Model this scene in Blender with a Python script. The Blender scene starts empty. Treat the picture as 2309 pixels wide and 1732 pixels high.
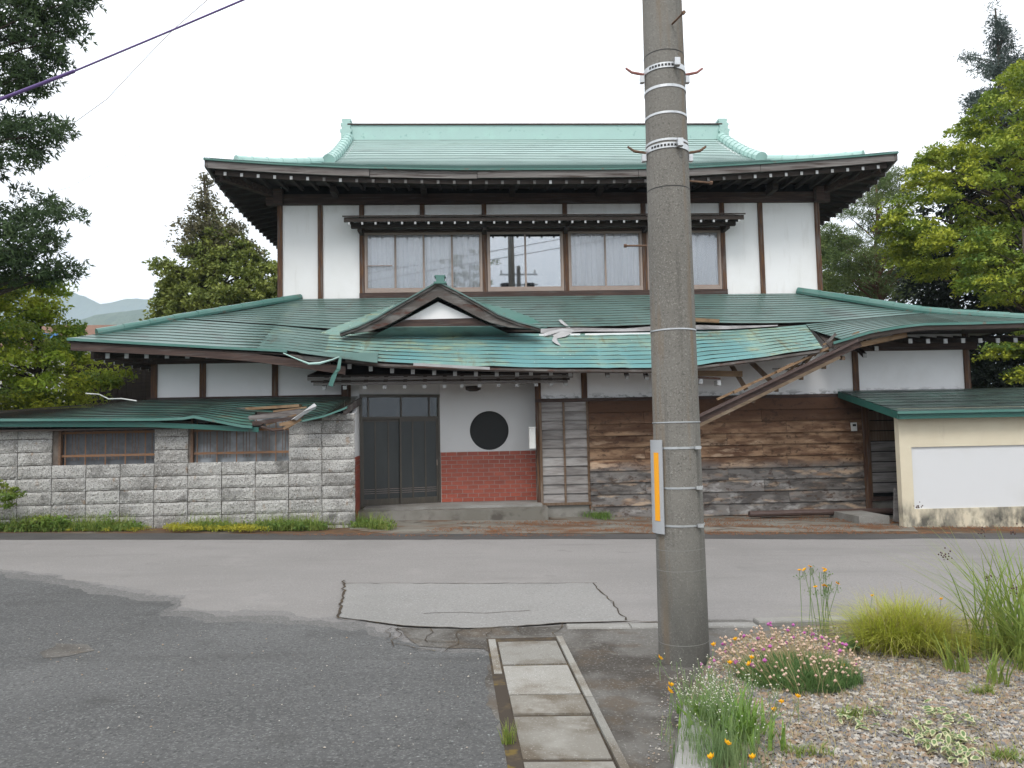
import bpy, bmesh, math, random
import numpy as np
from mathutils import Vector, Matrix
random.seed(7); rng = np.random.default_rng(11)
scn = bpy.context.scene
COL = scn.collection
R = math.radians

# ------------------------------------------------------------------ camera
F, CX, CY, D = 1735., 1154.5, 866., 2309/2212.      # solved from the photograph's vanishing points (photo pixels)
UP = np.array([630-CX, -25500-CY, F]); UP /= np.linalg.norm(UP)
FW = np.array([0, 0, 1.])-UP*UP[2]; FW /= np.linalg.norm(FW)
RT = np.cross(FW, UP); RT = RT if RT[0] > 0 else -RT
psi = R(2.7)
AX = np.array([RT*math.cos(psi)+FW*math.sin(psi), FW*math.cos(psi)-RT*math.sin(psi), UP])   # world axes in camera space
CAM = np.array([0, 0, 1.6])
cam = bpy.data.cameras.new('camera'); camo = bpy.data.objects.new('camera', cam); COL.objects.link(camo)
cam.sensor_width = 36; cam.lens = 36*F/2309; cam.clip_start = .05; cam.clip_end = 20000
cr, cu, cb = AX[:, 0], -AX[:, 1], -AX[:, 2]
camo.matrix_world = Matrix(((cr[0], cu[0], cb[0], CAM[0]), (cr[1], cu[1], cb[1], CAM[1]), (cr[2], cu[2], cb[2], CAM[2]), (0, 0, 0, 1)))
scn.camera = camo
# ------------------------------------------------------------------ sky, sun, exposure (bright overcast)
SUN_EL, SUN_AZ = R(52), R(200)
w = bpy.data.worlds.new('World'); scn.world = w; w.use_nodes = True
nt = w.node_tree; bg = nt.nodes['Background']
sky = nt.nodes.new('ShaderNodeTexSky'); sky.sky_type = 'NISHITA'; sky.sun_disc = False
sky.sun_elevation = SUN_EL; sky.sun_rotation = SUN_AZ; sky.dust_density = 5; sky.air_density = 1.5
mx = nt.nodes.new('ShaderNodeMix'); mx.data_type = 'RGBA'; mx.inputs[0].default_value = .9
nt.links.new(sky.outputs[0], mx.inputs[6]); mx.inputs[7].default_value = (9.6, 9.7, 9.9, 1)   # even cloud cover
nt.links.new(mx.outputs[2], bg.inputs[0]); bg.inputs[1].default_value = .125
sl = bpy.data.lights.new('sun', 'SUN'); sl.energy = 1.4; sl.angle = R(20); sl.color = (1, .97, .92)
so = bpy.data.objects.new('sun', sl); COL.objects.link(so)
sd = Vector((math.sin(SUN_AZ)*math.cos(SUN_EL), math.cos(SUN_AZ)*math.cos(SUN_EL), math.sin(SUN_EL)))
so.rotation_euler = sd.to_track_quat('Z', 'Y').to_euler(); so.location = sd*60
scn.view_settings.view_transform = 'Standard'; scn.view_settings.look = 'None'
scn.view_settings.exposure = 0.70; scn.view_settings.gamma = 1; scn.view_settings.use_curve_mapping = False
scn.cycles.use_denoising = True; scn.cycles.max_bounces = 6; scn.cycles.transparent_max_bounces = 12

# ------------------------------------------------------------------ geometry helpers
SL = -.0215                                             # the street falls to the right
def gz(x): return SL*np.clip(x, -80, 80)
def ray(x, y): return AX@np.array([(x*D-CX)/F, (y*D-CY)/F, 1.])
def at(x, y, Y):
    d = ray(x, y); return CAM+d*(Y/d[1])
def G(x, y, dz=0.):
    d = ray(x, y); t = (-CAM[2]+dz)/(d[2]-SL*d[0]); return CAM+d*t
def zat(x, y, Y): return at(x, y, Y)[2]
def xat(x, y, Y): return at(x, y, Y)[0]

WL = {}
def link(o, parent=None, loc=(0, 0, 0)):
    COL.objects.link(o); loc = np.array(loc, float); WL[o.name] = loc
    if parent is not None:
        o.parent = parent; loc = loc-WL[parent.name]
    o.location = loc
    return o
def tag(o, label=None, cat=None, group=None, kind=None):
    if label: o['label'] = label
    if cat: o['category'] = cat
    if group: o['group'] = group
    if kind: o['kind'] = kind
    return o
def thing(name, loc, label, cat, group=None, parent=None):
    return tag(link(bpy.data.objects.new(name, None), parent, loc), label, cat, group)

class MB:
    def __init__(s): s.v = []; s.f = []; s.n = 0
    def add(s, v, f):
        v = np.asarray(v, float); s.v.append(v)
        s.f += [tuple(i+s.n for i in q) for q in f]; s.n += len(v); return s
    def hexa(s, p):            # 8 points: bottom ring 4, top ring 4
        return s.add(p, [(3, 2, 1, 0), (4, 5, 6, 7), (0, 1, 5, 4), (1, 2, 6, 5), (2, 3, 7, 6), (3, 0, 4, 7)])
    def box(s, x0, x1, y0, y1, z0, z1):
        return s.hexa([(x0, y0, z0), (x1, y0, z0), (x1, y1, z0), (x0, y1, z0), (x0, y0, z1), (x1, y0, z1), (x1, y1, z1), (x0, y1, z1)])
    def bar(s, a, b, w, h, up=(0, 0, 1)):     # box bar from a to b
        a, b, up = np.array(a, float), np.array(b, float), np.array(up, float)
        d = b-a; d /= np.linalg.norm(d); sd_ = np.cross(d, up); sd_ /= np.linalg.norm(sd_)+1e-9; u = np.cross(sd_, d)
        p = []
        for q in (a, b): p += [q-sd_*w/2-u*h/2, q+sd_*w/2-u*h/2, q+sd_*w/2+u*h/2, q-sd_*w/2+u*h/2]
        return s.hexa(p)
    def tube(s, pts, rad, n=8, cap=True):
        pts = np.asarray(pts, float); m = len(pts)
        rad = np.ones(m)*rad if np.isscalar(rad) else np.asarray(rad, float)
        t = np.gradient(pts, axis=0); t /= np.linalg.norm(t, axis=1)[:, None]+1e-9
        ref = np.array([0, 0, 1.]) if abs(t[:, 2]).mean() < .8 else np.array([1., 0, 0])
        a = np.cross(t, ref); a /= np.linalg.norm(a, axis=1)[:, None]+1e-9; b = np.cross(t, a)
        th = np.linspace(0, 2*math.pi, n, endpoint=False)
        v = pts[:, None]+rad[:, None, None]*(np.cos(th)[None, :, None]*a[:, None]+np.sin(th)[None, :, None]*b[:, None])
        f = [(i*n+j, i*n+(j+1) % n, (i+1)*n+(j+1) % n, (i+1)*n+j) for i in range(m-1) for j in range(n)]
        if cap: f += [tuple(range(n-1, -1, -1)), tuple((m-1)*n+j for j in range(n))]
        return s.add(v.reshape(-1, 3), f)
    def prism(s, poly, vec):    # closed polygon (3d points) extruded along vec
        p = np.asarray(poly, float); m = len(p); q = p+np.array(vec, float)
        return s.add(np.vstack([p, q]), [tuple(range(m-1, -1, -1)), tuple(range(m, 2*m))]+[(i, (i+1) % m, m+(i+1) % m, m+i) for i in range(m)])
    def grid(s, P):             # (a,b,3) points
        P = np.asarray(P, float); a, b = P.shape[:2]
        return s.add(P.reshape(-1, 3), [(i*b+j, i*b+j+1, (i+1)*b+j+1, (i+1)*b+j) for i in range(a-1) for j in range(b-1)])
    def slab(s, P, off):        # grid with thickness: offset vector
        P = np.asarray(P, float); a, b = P.shape[:2]; Q = P+np.array(off); n = a*b
        f = [(i*b+j, i*b+j+1, (i+1)*b+j+1, (i+1)*b+j) for i in range(a-1) for j in range(b-1)]
        f += [(n+q[3], n+q[2], n+q[1], n+q[0]) for q in f]
        for i in range(a-1): f += [(i*b, (i+1)*b, n+(i+1)*b, n+i*b), ((i+1)*b+b-1, i*b+b-1, n+i*b+b-1, n+(i+1)*b+b-1)]
        for j in range(b-1): f += [(j+1, j, n+j, n+j+1), ((a-1)*b+j, (a-1)*b+j+1, n+(a-1)*b+j+1, n+(a-1)*b+j)]
        return s.add(np.vstack([P.reshape(-1, 3), Q.reshape(-1, 3)]), f)
    def build(s, name, mat, parent=None, smooth=False, base=False, fix=True, origin=None):
        v = np.vstack(s.v); c = (v.min(0)+v.max(0))/2
        if base: c[2] = v[:, 2].min()
        if origin is not None: c = np.array(origin, float)
        me = bpy.data.meshes.new(name); me.from_pydata((v-c).tolist(), [], s.f); me.materials.append(mat)
        if fix and s.n < 6000:
            bm = bmesh.new(); bm.from_mesh(me); bmesh.ops.recalc_face_normals(bm, faces=bm.faces); bm.to_mesh(me); bm.free()
        if smooth: me.polygons.foreach_set('use_smooth', [True]*len(me.polygons))
        return link(bpy.data.objects.new(name, me), parent, c)

def quads(name, V, mat, parent=None, kind=None, k=4):     # big soups: V (n*k,3)
    n = len(V)//k; me = bpy.data.meshes.new(name); c = np.array([V[:, 0].mean(), V[:, 1].mean(), V[:, 2].min()])
    me.vertices.add(n*k); me.vertices.foreach_set('co', (V-c).astype(np.float32).ravel())
    me.loops.add(n*k); me.loops.foreach_set('vertex_index', np.arange(n*k, dtype=np.int32))
    me.polygons.add(n); me.polygons.foreach_set('loop_start', np.arange(0, n*k, k, dtype=np.int32))
    me.update(calc_edges=True); me.materials.append(mat)
    o = link(bpy.data.objects.new(name, me), parent, c)
    if kind: o['kind'] = kind
    return o

# ------------------------------------------------------------------ materials
MATS = {}
def rgb(h, k=1.):              # display colour -> linear albedo
    f = lambda u: (u/12.92 if u <= .04045 else ((u+.055)/1.055)**2.4)
    return tuple(f(int(h[i:i+2], 16)/255)*k for i in (0, 2, 4))
def mat(name, col, rough=.7, spec=.3, layers=(), bump=None, tint=0., metal=0., trans=0., coat=0., per=False):
    """layers: (scale xyz, detail, lo, hi, colour, amount[, (z0, z1)][, kind])"""
    m = bpy.data.materials.new(name); m.use_nodes = True; n = m.node_tree.nodes; L = m.node_tree.links
    b = n['Principled BSDF']; b.inputs['Roughness'].default_value = rough; b.inputs['Specular IOR Level'].default_value = spec
    b.inputs['Metallic'].default_value = metal; b.inputs['Coat Weight'].default_value = coat; b.inputs['Coat Roughness'].default_value = .15
    geo = n.new('ShaderNodeNewGeometry'); posn = geo.outputs['Position']
    if per:
        oi0 = n.new('ShaderNodeObjectInfo'); sc0 = n.new('ShaderNodeMath'); sc0.operation = 'MULTIPLY'; sc0.inputs[1].default_value = 40; L.new(oi0.outputs['Random'], sc0.inputs[0])
        ad0 = n.new('ShaderNodeVectorMath'); L.new(posn, ad0.inputs[0]); L.new(sc0.outputs[0], ad0.inputs[1]); posn = ad0.outputs[0]
    rg = n.new('ShaderNodeRGB'); rg.outputs[0].default_value = (*col, 1); cur = rg.outputs[0]
    def mathn(op, a, bb, clamp=False):
        q = n.new('ShaderNodeMath'); q.operation = op; q.use_clamp = clamp
        for i, x in enumerate((a, bb)):
            if isinstance(x, (int, float)): q.inputs[i].default_value = x
            else: L.new(x, q.inputs[i])
        return q.outputs[0]
    def tex(sc, det, kind='noise'):
        mp = n.new('ShaderNodeMapping'); L.new(posn, mp.inputs[0])
        sc = (sc, sc, sc) if isinstance(sc, (int, float)) else sc
        mp.inputs['Scale'].default_value = sc; mp.inputs['Location'].default_value = (random.uniform(0, 50), random.uniform(0, 50), random.uniform(0, 50))
        if kind == 'voronoi':
            t = n.new('ShaderNodeTexVoronoi'); L.new(mp.outputs[0], t.inputs['Vector']); t.inputs['Scale'].default_value = 1
            bw = n.new('ShaderNodeSeparateColor'); L.new(t.outputs['Color'], bw.inputs[0]); return bw.outputs[0]
        if kind == 'vdist':
            t = n.new('ShaderNodeTexVoronoi'); L.new(mp.outputs[0], t.inputs['Vector']); t.inputs['Scale'].default_value = 1; return t.outputs[0]
        t = n.new('ShaderNodeTexNoise'); L.new(mp.outputs[0], t.inputs[0]); t.inputs['Scale'].default_value = 1
        t.inputs['Detail'].default_value = det; t.inputs['Roughness'].default_value = .6; return t.outputs[0]
    for ly in layers:
        sc, det, lo, hi, c2, amt = ly[:6]; zr = ly[6] if len(ly) > 6 else None; kd = ly[7] if len(ly) > 7 else 'noise'
        mr = n.new('ShaderNodeMapRange'); L.new(tex(sc, det, kd), mr.inputs[0])
        mr.inputs[1].default_value = lo; mr.inputs[2].default_value = hi; mr.inputs[3].default_value = 0; mr.inputs[4].default_value = amt
        fac = mr.outputs[0]
        if zr:
            sp = n.new('ShaderNodeSeparateXYZ'); L.new(geo.outputs['Position'], sp.inputs[0])
            z2 = n.new('ShaderNodeMapRange'); z2.inputs[1].default_value = zr[0]; z2.inputs[2].default_value = zr[1]
            wob = mathn('ADD', sp.outputs[2], mathn('MULTIPLY', mathn('SUBTRACT', tex((2, 2, 2), 4), .5), zr[2] if len(zr) > 2 else 0.))
            L.new(wob, z2.inputs[0]); fac = mathn('MULTIPLY', fac, z2.outputs[0])
        q = n.new('ShaderNodeMix'); q.data_type = 'RGBA'; L.new(fac, q.inputs[0]); L.new(cur, q.inputs[6]); q.inputs[7].default_value = (*c2, 1); cur = q.outputs[2]
    if tint:
        oi = n.new('ShaderNodeObjectInfo'); hs = n.new('ShaderNodeHueSaturation'); L.new(cur, hs.inputs['Color'])
        mr = n.new('ShaderNodeMapRange'); L.new(oi.outputs['Random'], mr.inputs[0]); mr.inputs[3].default_value = 1-tint; mr.inputs[4].default_value = 1+tint
        L.new(mr.outputs[0], hs.inputs['Value']); cur = hs.outputs[0]
    L.new(cur, b.inputs['Base Color'])
    if bump:
        bp = n.new('ShaderNodeBump'); bp.inputs['Strength'].default_value = bump[1]; bp.inputs['Distance'].default_value = bump[2] if len(bump) > 2 else .02
        L.new(tex(bump[0], 4, bump[3] if len(bump) > 3 else 'noise'), bp.inputs['Height']); L.new(bp.outputs[0], b.inputs['Normal'])
    if trans:
        tr = n.new('ShaderNodeBsdfTranslucent'); L.new(cur, tr.inputs[0]); ms = n.new('ShaderNodeMixShader'); ms.inputs[0].default_value = trans
        L.new(b.outputs[0], ms.inputs[1]); L.new(tr.outputs[0], ms.inputs[2]); L.new(ms.outputs[0], n['Material Output'].inputs[0])
    MATS[name] = m; return m
K = lambda *a: a
plaster = mat('plaster', (.80, .80, .80), .9, .1, [(1.2, 5, .45, .75, (.70, .69, .67), .5), ((6, 6, .8), 5, .56, .72, (.60, .585, .56), .4), ((3, 3, 3), 6, .60, .72, (.55, .53, .50), .4, (5.05, 4.75, .25)), ((4, 4, 1.5), 5, .5, .7, (.60, .585, .57), .5, (6.55, 6.85, .2))], bump=(60, .08, .004))
plaster_low = mat('plaster_weathered', (.76, .76, .77), .9, .1, [(1.5, 5, .5, .8, (.62, .61, .60), .5), ((5, 5, 11), 5, .50, .56, (.33, .33, .33), .9, (2.43, 2.33, .03))], bump=(50, .1, .004))
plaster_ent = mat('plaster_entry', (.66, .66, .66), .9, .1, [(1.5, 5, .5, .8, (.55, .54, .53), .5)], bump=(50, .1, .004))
post_m = mat('post_wood', (.075, .042, .032), .75, .2, [((30, 30, 2.2), 4, .42, .66, (.17, .085, .035), .8), ((25, 25, 1.5), 5, .52, .68, (.15, .14, .135), .75)], bump=((60, 60, 4), .25, .01))
beam_m = mat('beam_wood', (.052, .036, .032), .8, .2, [((2, 30, 30), 4, .42, .7, (.105, .068, .055), .8), ((1.5, 20, 20), 5, .55, .7, (.12, .115, .11), .6)], bump=((4, 60, 60), .2, .01))
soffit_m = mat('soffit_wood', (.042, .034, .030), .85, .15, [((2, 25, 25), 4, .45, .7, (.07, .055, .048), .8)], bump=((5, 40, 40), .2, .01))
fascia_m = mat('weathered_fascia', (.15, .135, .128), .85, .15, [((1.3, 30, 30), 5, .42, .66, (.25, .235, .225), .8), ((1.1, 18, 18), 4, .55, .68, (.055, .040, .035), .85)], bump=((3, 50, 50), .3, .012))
bargem = mat('bargeboard_wood', (.095, .082, .075), .85, .15, [((2.2, 8, 8), 5, .44, .64, (.19, .18, .17), .85), ((2.5, 9, 9), 4, .54, .66, (.085, .038, .028), .9)], bump=((4, 30, 30), .4, .015))
raw_m = mat('raw_timber', (.25, .17, .105), .85, .15, [((3, 25, 25), 5, .4, .7, (.17, .10, .055), .8), ((4, 4, 4), 4, .55, .7, (.10, .07, .05), .6)], bump=((5, 50, 50), .3, .01))
cap_grey = mat('worn_rafter_paint', (.16, .155, .15), .8, .2, [(14, 4, .45, .7, (.07, .06, .055), .8)])
cap_m = mat('white_rafter_paint', (.46, .465, .47), .8, .2, [(14, 4, .5, .75, (.35, .34, .32), .7)])
board_m = mat('cladding_wood', (.085, .045, .028), .8, .15, [
    ((1.1, 1.1, 5), 6, .36, .58, (.31, .20, .125), .9, (1.92, 1.55, .35)),
    ((1.8, 1.8, 8), 6, .46, .60, (.095, .050, .031), .85, (2.3, 1.9, .5)),
    ((1.5, 1.5, 5), 6, .30, .46, (.155, .145, .138), .97, (1.0, .80, .3)),
    ((2.2, 2.2, 8), 6, .46, .58, (.065, .059, .056), .85, (.98, .78, .3)),
    ((2.5, 2.5, 5), 5, .56, .68, (.36, .35, .34), .7, (.9, .6, .3)),
    ((1.4, 1.4, 6), 6, .56, .66, (.42, .31, .22), .75, (1.65, 1.4, .3)),
    ((8, 8, 12), 5, .56, .66, (.05, .03, .022), .75)], bump=((5, 5, 60), .3, .01), tint=.22, per=True)
louver_m = mat('louvre_wood', (.25, .235, .225), .85, .15, [((2, 20, 18), 5, .42, .66, (.12, .105, .10), .85), ((1, 6, 4), 4, .52, .66, (.34, .33, .32), .6)], bump=((5, 50, 50), .3, .008), tint=.2, per=True)
frame_m = mat('louvre_frame_wood', (.13, .085, .055), .8, .15, [((20, 20, 2), 4, .45, .7, (.20, .16, .13), .8)], bump=((40, 40, 5), .2, .008))
roofu = mat('roof_paint_mint', (.315, .42, .395), .38, .45, [((.8, 4, 4), 6, .45, .62, (.35, .475, .45), .8), ((1.0, 5, 5), 6, .57, .66, (.15, .20, .19), .75), ((.7, .7, .7), 5, .56, .66, (.36, .48, .45), .7)], bump=(9, .08, .02))
roofl = mat('roof_paint_green', (.088, .155, .14), .36, .5, [((.8, 1.5, 1.5), 6, .42, .64, (.12, .19, .175), .85), ((1.5, 2.2, 2.2), 6, .55, .68, (.05, .070, .062), .75), ((5, .8, .8), 5, .60, .72, (.10, .095, .07), .5), (1.1, 6, .62, .72, (.20, .26, .18), .5)], bump=(3, .06, .02), tint=.05)
seam_m = mat('rusty_shaded_lap_edge', (.06, .055, .046), .85, .1, [(5, 5, .5, .66, (.10, .06, .04), .8)])  # rust and the shadow line under each lap, both put into this colour
seamu_m = mat('lap_edge_mint', (.10, .17, .155), .7, .2)  # mint darkened to draw the shadow lines of the laps
roofc = mat('roof_paint_faded', (.125, .225, .205), .42, .4, [(.9, 6, .42, .62, (.18, .29, .255), .9), ((2.5, 5, 5), 5, .52, .66, (.27, .32, .20), .75), ((7, 9, 9), 5, .60, .68, (.16, .07, .035), .6), ((6, .9, .9), 5, .57, .68, (.14, .135, .08), .6), (.55, 4, .52, .62, (.10, .24, .25), .8), (13, 3, .71, .73, (.7, .7, .66), .8)], bump=(6, .1, .02), tint=.07)
roofs = mat('roof_paint_shed', (.045, .125, .105), .38, .45, [((1.2, 6, 6), 6, .45, .62, (.028, .05, .045), .85), (1.3, 5, .56, .68, (.10, .20, .15), .7), ((2, 5, 5), 5, .6, .68, (.16, .09, .05), .6)], bump=(6, .1, .02), tint=.08)
roofd = mat('roof_paint_old', (.045, .068, .060), .4, .4, [((1.5, 4, 4), 6, .45, .62, (.025, .032, .03), .85), ((1, 2, 2), 5, .55, .68, (.07, .13, .11), .7)], bump=(6, .1, .02), tint=.08)
trim_m = mat('ridge_paint_mint', (.34, .50, .465), .4, .45, [(2, 5, .5, .7, (.36, .56, .50), .7), ((6, 6, 6), 5, .6, .7, (.15, .28, .25), .6)])
trimg = mat('ridge_paint_green', (.062, .165, .14), .38, .45, [(1.5, 5, .45, .65, (.10, .20, .175), .8), (4, 5, .6, .68, (.17, .08, .05), .6)])
fgreen = mat('fascia_paint_green', (.022, .095, .078), .4, .4, [((1, 6, 6), 5, .5, .7, (.04, .12, .10), .7), (8, 4, .62, .7, (.07, .05, .035), .5)])
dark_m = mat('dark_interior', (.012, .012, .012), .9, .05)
block_m = mat('split_block', (.43, .42, .40), .95, .1, [(2.2, 6, .46, .66, (.21, .20, .185), .85), (48, 3, .55, .60, (.12, .115, .105), .75), (36, 3, .59, .64, (.60, .59, .575), .75), (1.3, 6, .50, .68, (.10, .097, .09), .7, (1.5, .2, .8)), (1.7, 5, .60, .70, (.08, .077, .072), .7), ((7, 7, 3), 5, .62, .70, (.24, .15, .08), .6)], bump=(38, .8, .03), tint=.09, per=True)
mortar_m = mat('mortar', (.16, .135, .115), .95, .1, [(6, 4, .45, .7, (.08, .06, .05), .8)])
brick_m = mat('brick_tile', (.34, .082, .050), .5, .35, [(3, 5, .45, .7, (.27, .062, .042), .8), (30, 3, .6, .7, (.33, .12, .09), .4)], bump=(50, .15, .006), tint=.13, per=True)
grout_m = mat('grout', (.50, .45, .42), .9, .1, [(8, 4, .5, .7, (.2, .17, .15), .6)])
conc_m = mat('concrete', (0.2610, 0.2565, 0.2430), .9, .15, [(1.5, 6, .42, .68, (0.1530, 0.1395, 0.1215), .8), (60, 3, .60, .66, (0.4140, 0.4140, 0.3960), .5)], bump=(40, .2, .01))
conc_wet = mat('stained_concrete', (.15, .14, .12), .7, .3, [(.9, 6, .42, .64, (.25, .24, .22), .85), (2.5, 6, .52, .66, (.06, .05, .042), .8)], bump=(30, .2, .01))
lid_m = mat('drain_lid_concrete', (0.2430, 0.2340, 0.2115), .9, .15, [(1.7, 6, .46, .60, (0.1350, 0.1125, 0.0855), .9), (5, 5, .5, .7, (0.2970, 0.2880, 0.2700), .5), (110, 3, .62, .66, (0.5400, 0.5400, 0.5220), .6), (80, 3, .60, .66, (0.0900, 0.0810, 0.0720), .5)], bump=(90, .25, .006), tint=.16, per=True)
lidw_m = mat('damp_lid_concrete', (.19, .178, .155), .85, .2, [(1.5, 6, .44, .58, (.105, .085, .062), .9), (3, 6, .54, .66, (.26, .25, .225), .7), (70, 3, .60, .66, (.34, .33, .31), .5)], bump=(70, .3, .006), tint=.1, per=True)
cream_m = mat('cream_stucco', (.62, .56, .43), .9, .15, [(1.4, 5, .45, .7, (.55, .48, .36), .7), ((4, 4, .8), 5, .62, .74, (.42, .36, .27), .6), ((5, 5, 2), 6, .40, .60, (.20, .19, .16), .85, (.38, .12, .25)), ((3, 3, 2), 5, .44, .58, (.06, .06, .055), .9, (.16, -.05, .25))], bump=(50, .2, .006))
wpanel_m = mat('white_panel', (.60, .605, .615), .75, .2, [(1.2, 5, .5, .8, (.54, .535, .52), .6), ((14, 14, 2), 3, .70, .76, (.55, .55, .54), .5)], bump=(3, .08, .02))
alu_m = mat('bronze_aluminium', (.30, .235, .20), .45, .5, [((10, 10, 10), 4, .5, .8, (.22, .17, .14), .6)])
doorm = mat('door_bronze', (.060, .050, .038), .4, .5, [((12, 12, 3), 4, .5, .75, (.10, .085, .06), .7)])
curt_m = mat('curtain', (.88, .87, .88), .9, .05, [((9, 9, .6), 3, .4, .7, (.80, .79, .81), .7)], trans=.15)
pole_m = mat('pole_concrete', (0.1830, 0.1732, 0.1562), .9, .15, [((2, 2, .5), 6, .42, .68, (0.1342, 0.1269, 0.1147), .8), (95, 3, .56, .64, (0.3050, 0.2928, 0.2684), .7), (70, 3, .56, .64, (0.0854, 0.0817, 0.0732), .65), (1.2, 5, .5, .7, (0.2257, 0.2172, 0.1976), .6), ((9, 9, .6), 5, .56, .70, (0.2013, 0.1403, 0.0854), .55), ((14, 14, .5), 5, .58, .70, (0.0854, 0.0805, 0.0732), .5), ((3, 3, 1.2), 5, .30, .6, (0.0854, 0.0854, 0.0781), .75, (1.1, .1, .4))], bump=(60, .5, .006))
steel_m = mat('galvanised_steel', (.55, .56, .57), .38, .5, [(25, 4, .5, .75, (.38, .39, .40), .7)], metal=.7)
rust_m = mat('rusty_steel', (.13, .08, .055), .8, .3, [(30, 4, .45, .65, (.20, .12, .075), .8)])
redrust = mat('red_painted_steel', (.30, .13, .11), .6, .3)
plate_m = mat('grey_guard_plate', (.36, .37, .385), .5, .4, [(2, 4, .5, .7, (.29, .29, .30), .6)])
yell_m = mat('reflective_yellow', (.85, .36, .012), .45, .4)
white_m = mat('white_plastic', (.68, .68, .66), .5, .4, [(6, 4, .55, .75, (.5, .5, .47), .5)])
black_m = mat('black_plastic', (.02, .02, .02), .5, .4)
pipe_m = mat('brown_gutter', (.075, .048, .042), .5, .4, [(4, 5, .5, .7, (.11, .08, .07), .7)])
wire_m = mat('cable_sheath', (.13, .08, .24), .5, .3)  # dark grey cable; purple lens fringe tinted into its colour
wire2_m = mat('thin_wire', (.35, .35, .37), .6, .3)
paper_m = mat('torn_sheet', (.36, .36, .365), .8, .2, [(4, 5, .5, .7, (.30, .29, .28), .7)])
# ground materials
road_m = mat('road_asphalt', (0.2173, 0.2058, 0.1980), .9, .2, [(.45, 6, .42, .66, (0.1835, 0.1739, 0.1661), .8), (60, 2, .58, .66, (0.3091, 0.2995, 0.2898), .5), (48, 2, .57, .66, (0.1449, 0.1382, 0.1323), .55), ((.25, 1.2, 1), 5, .5, .7, (0.1787, 0.1700, 0.1642), .7), (.9, 5, .60, .72, (0.2415, 0.2270, 0.2173), .7), (1.7, 5, .63, .74, (.150, .142, .135), .6), ((.35, 2.2, 1), 4, .58, .72, (.150, .142, .135), .45)], bump=(140, .35, .004))
lot_m = mat('lot_asphalt', (0.0714, 0.0714, 0.0706), .88, .25, [(.5, 6, .42, .68, (0.1062, 0.1062, 0.1054), .8), (26, 3, .52, .68, (0.1359, 0.1359, 0.1333), .55), (60, 2, .56, .64, (0.1699, 0.1699, 0.1657), .7), (42, 2, .70, .73, (0.3228, 0.3398, 0.3313), .7), (38, 2, .58, .66, (0.0340, 0.0340, 0.0340), .6), (1.7, 5, .63, .74, (.050, .049, .047), .6), ((.35, 2.2, 1), 4, .58, .72, (.050, .049, .047), .45)], bump=(45, .8, .012))
lotb_m = mat('lot_edge_wear', (0.1145, 0.1111, 0.1077), .88, .25, [(.5, 6, .42, .68, (0.1357, 0.1314, 0.1272), .8), (26, 3, .52, .68, (0.1696, 0.1654, 0.1611), .55), (60, 2, .56, .64, (0.2035, 0.1993, 0.1950), .7), (42, 2, .70, .73, (0.3222, 0.3392, 0.3307), .7), (38, 2, .58, .66, (0.0594, 0.0594, 0.0577), .6)], bump=(45, .8, .012))
lotc_m = mat('lot_edge_dust', (0.1584, 0.1522, 0.1470), .88, .25, [(.5, 6, .42, .68, (0.1760, 0.1672, 0.1628), .8), (26, 3, .52, .68, (0.2024, 0.1936, 0.1892), .55), (60, 2, .56, .64, (0.2376, 0.2288, 0.2244), .7), (42, 2, .70, .73, (0.3344, 0.3520, 0.3432), .7), (38, 2, .58, .66, (0.0968, 0.0950, 0.0924), .6)], bump=(45, .8, .012))
edge_m = mat('damp_asphalt', (0.0680, 0.0640, 0.0616), .85, .25, [(1.3, 6, .42, .66, (0.0480, 0.0456, 0.0440), .8), (140, 2, .60, .66, (0.1360, 0.1280, 0.1240), .5)], bump=(120, .35, .004))
pave_m = mat('worn_pavement', (.125, .118, .108), .85, .22, [(1.3, 6, .46, .58, (.050, .043, .036), .9), (3.2, 6, .52, .64, (.085, .065, .046), .7), (50, 2, .60, .66, (.24, .235, .22), .6), (30, 3, .52, .68, (.08, .075, .07), .5), (2.5, 6, .60, .70, (.20, .19, .17), .6)], bump=(50, .6, .008))
slab_m = mat('patch_asphalt', (0.2278, 0.2213, 0.2120), .9, .2, [(.8, 6, .42, .66, (0.1906, 0.1860, 0.1767), .8), (55, 2, .60, .66, (0.3534, 0.3534, 0.3441), .6), (45, 2, .57, .65, (0.1488, 0.1442, 0.1395), .6)], bump=(120, .4, .005))
crack_m = mat('crack_dirt', (.055, .045, .036), .95, .1, [(8, 4, .5, .65, (.10, .075, .045), .8), (5, 4, .62, .68, (.14, .10, .03), .8)])
soil_m = mat('bed_soil', (.14, .115, .09), .95, .1, [(3, 6, .42, .66, (.20, .17, .135), .8), (40, 4, .5, .65, (.09, .07, .05), .7)], bump=(40, .6, .02))
dirt_m = mat('verge_dirt', (.095, .066, .045), .95, .1, [(2.5, 6, .42, .64, (.14, .075, .038), .85), (1.2, 6, .52, .66, (.17, .16, .135), .7)], bump=(30, .5, .02))
apron_m = mat('apron_concrete', (.15, .135, .112), .85, .2, [((1.1, 1.8, 3), 6, .44, .60, (.20, .19, .165), .85), ((1.3, 2.2, 3), 6, .50, .60, (.13, .072, .042), .9), ((2, 3, 5), 6, .58, .66, (.06, .05, .042), .8)], bump=(30, .3, .01))
field_m = mat('field_ground', (.11, .105, .085), .95, .1, [(.2, 6, .4, .7, (.13, .11, .06), .8)])

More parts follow.
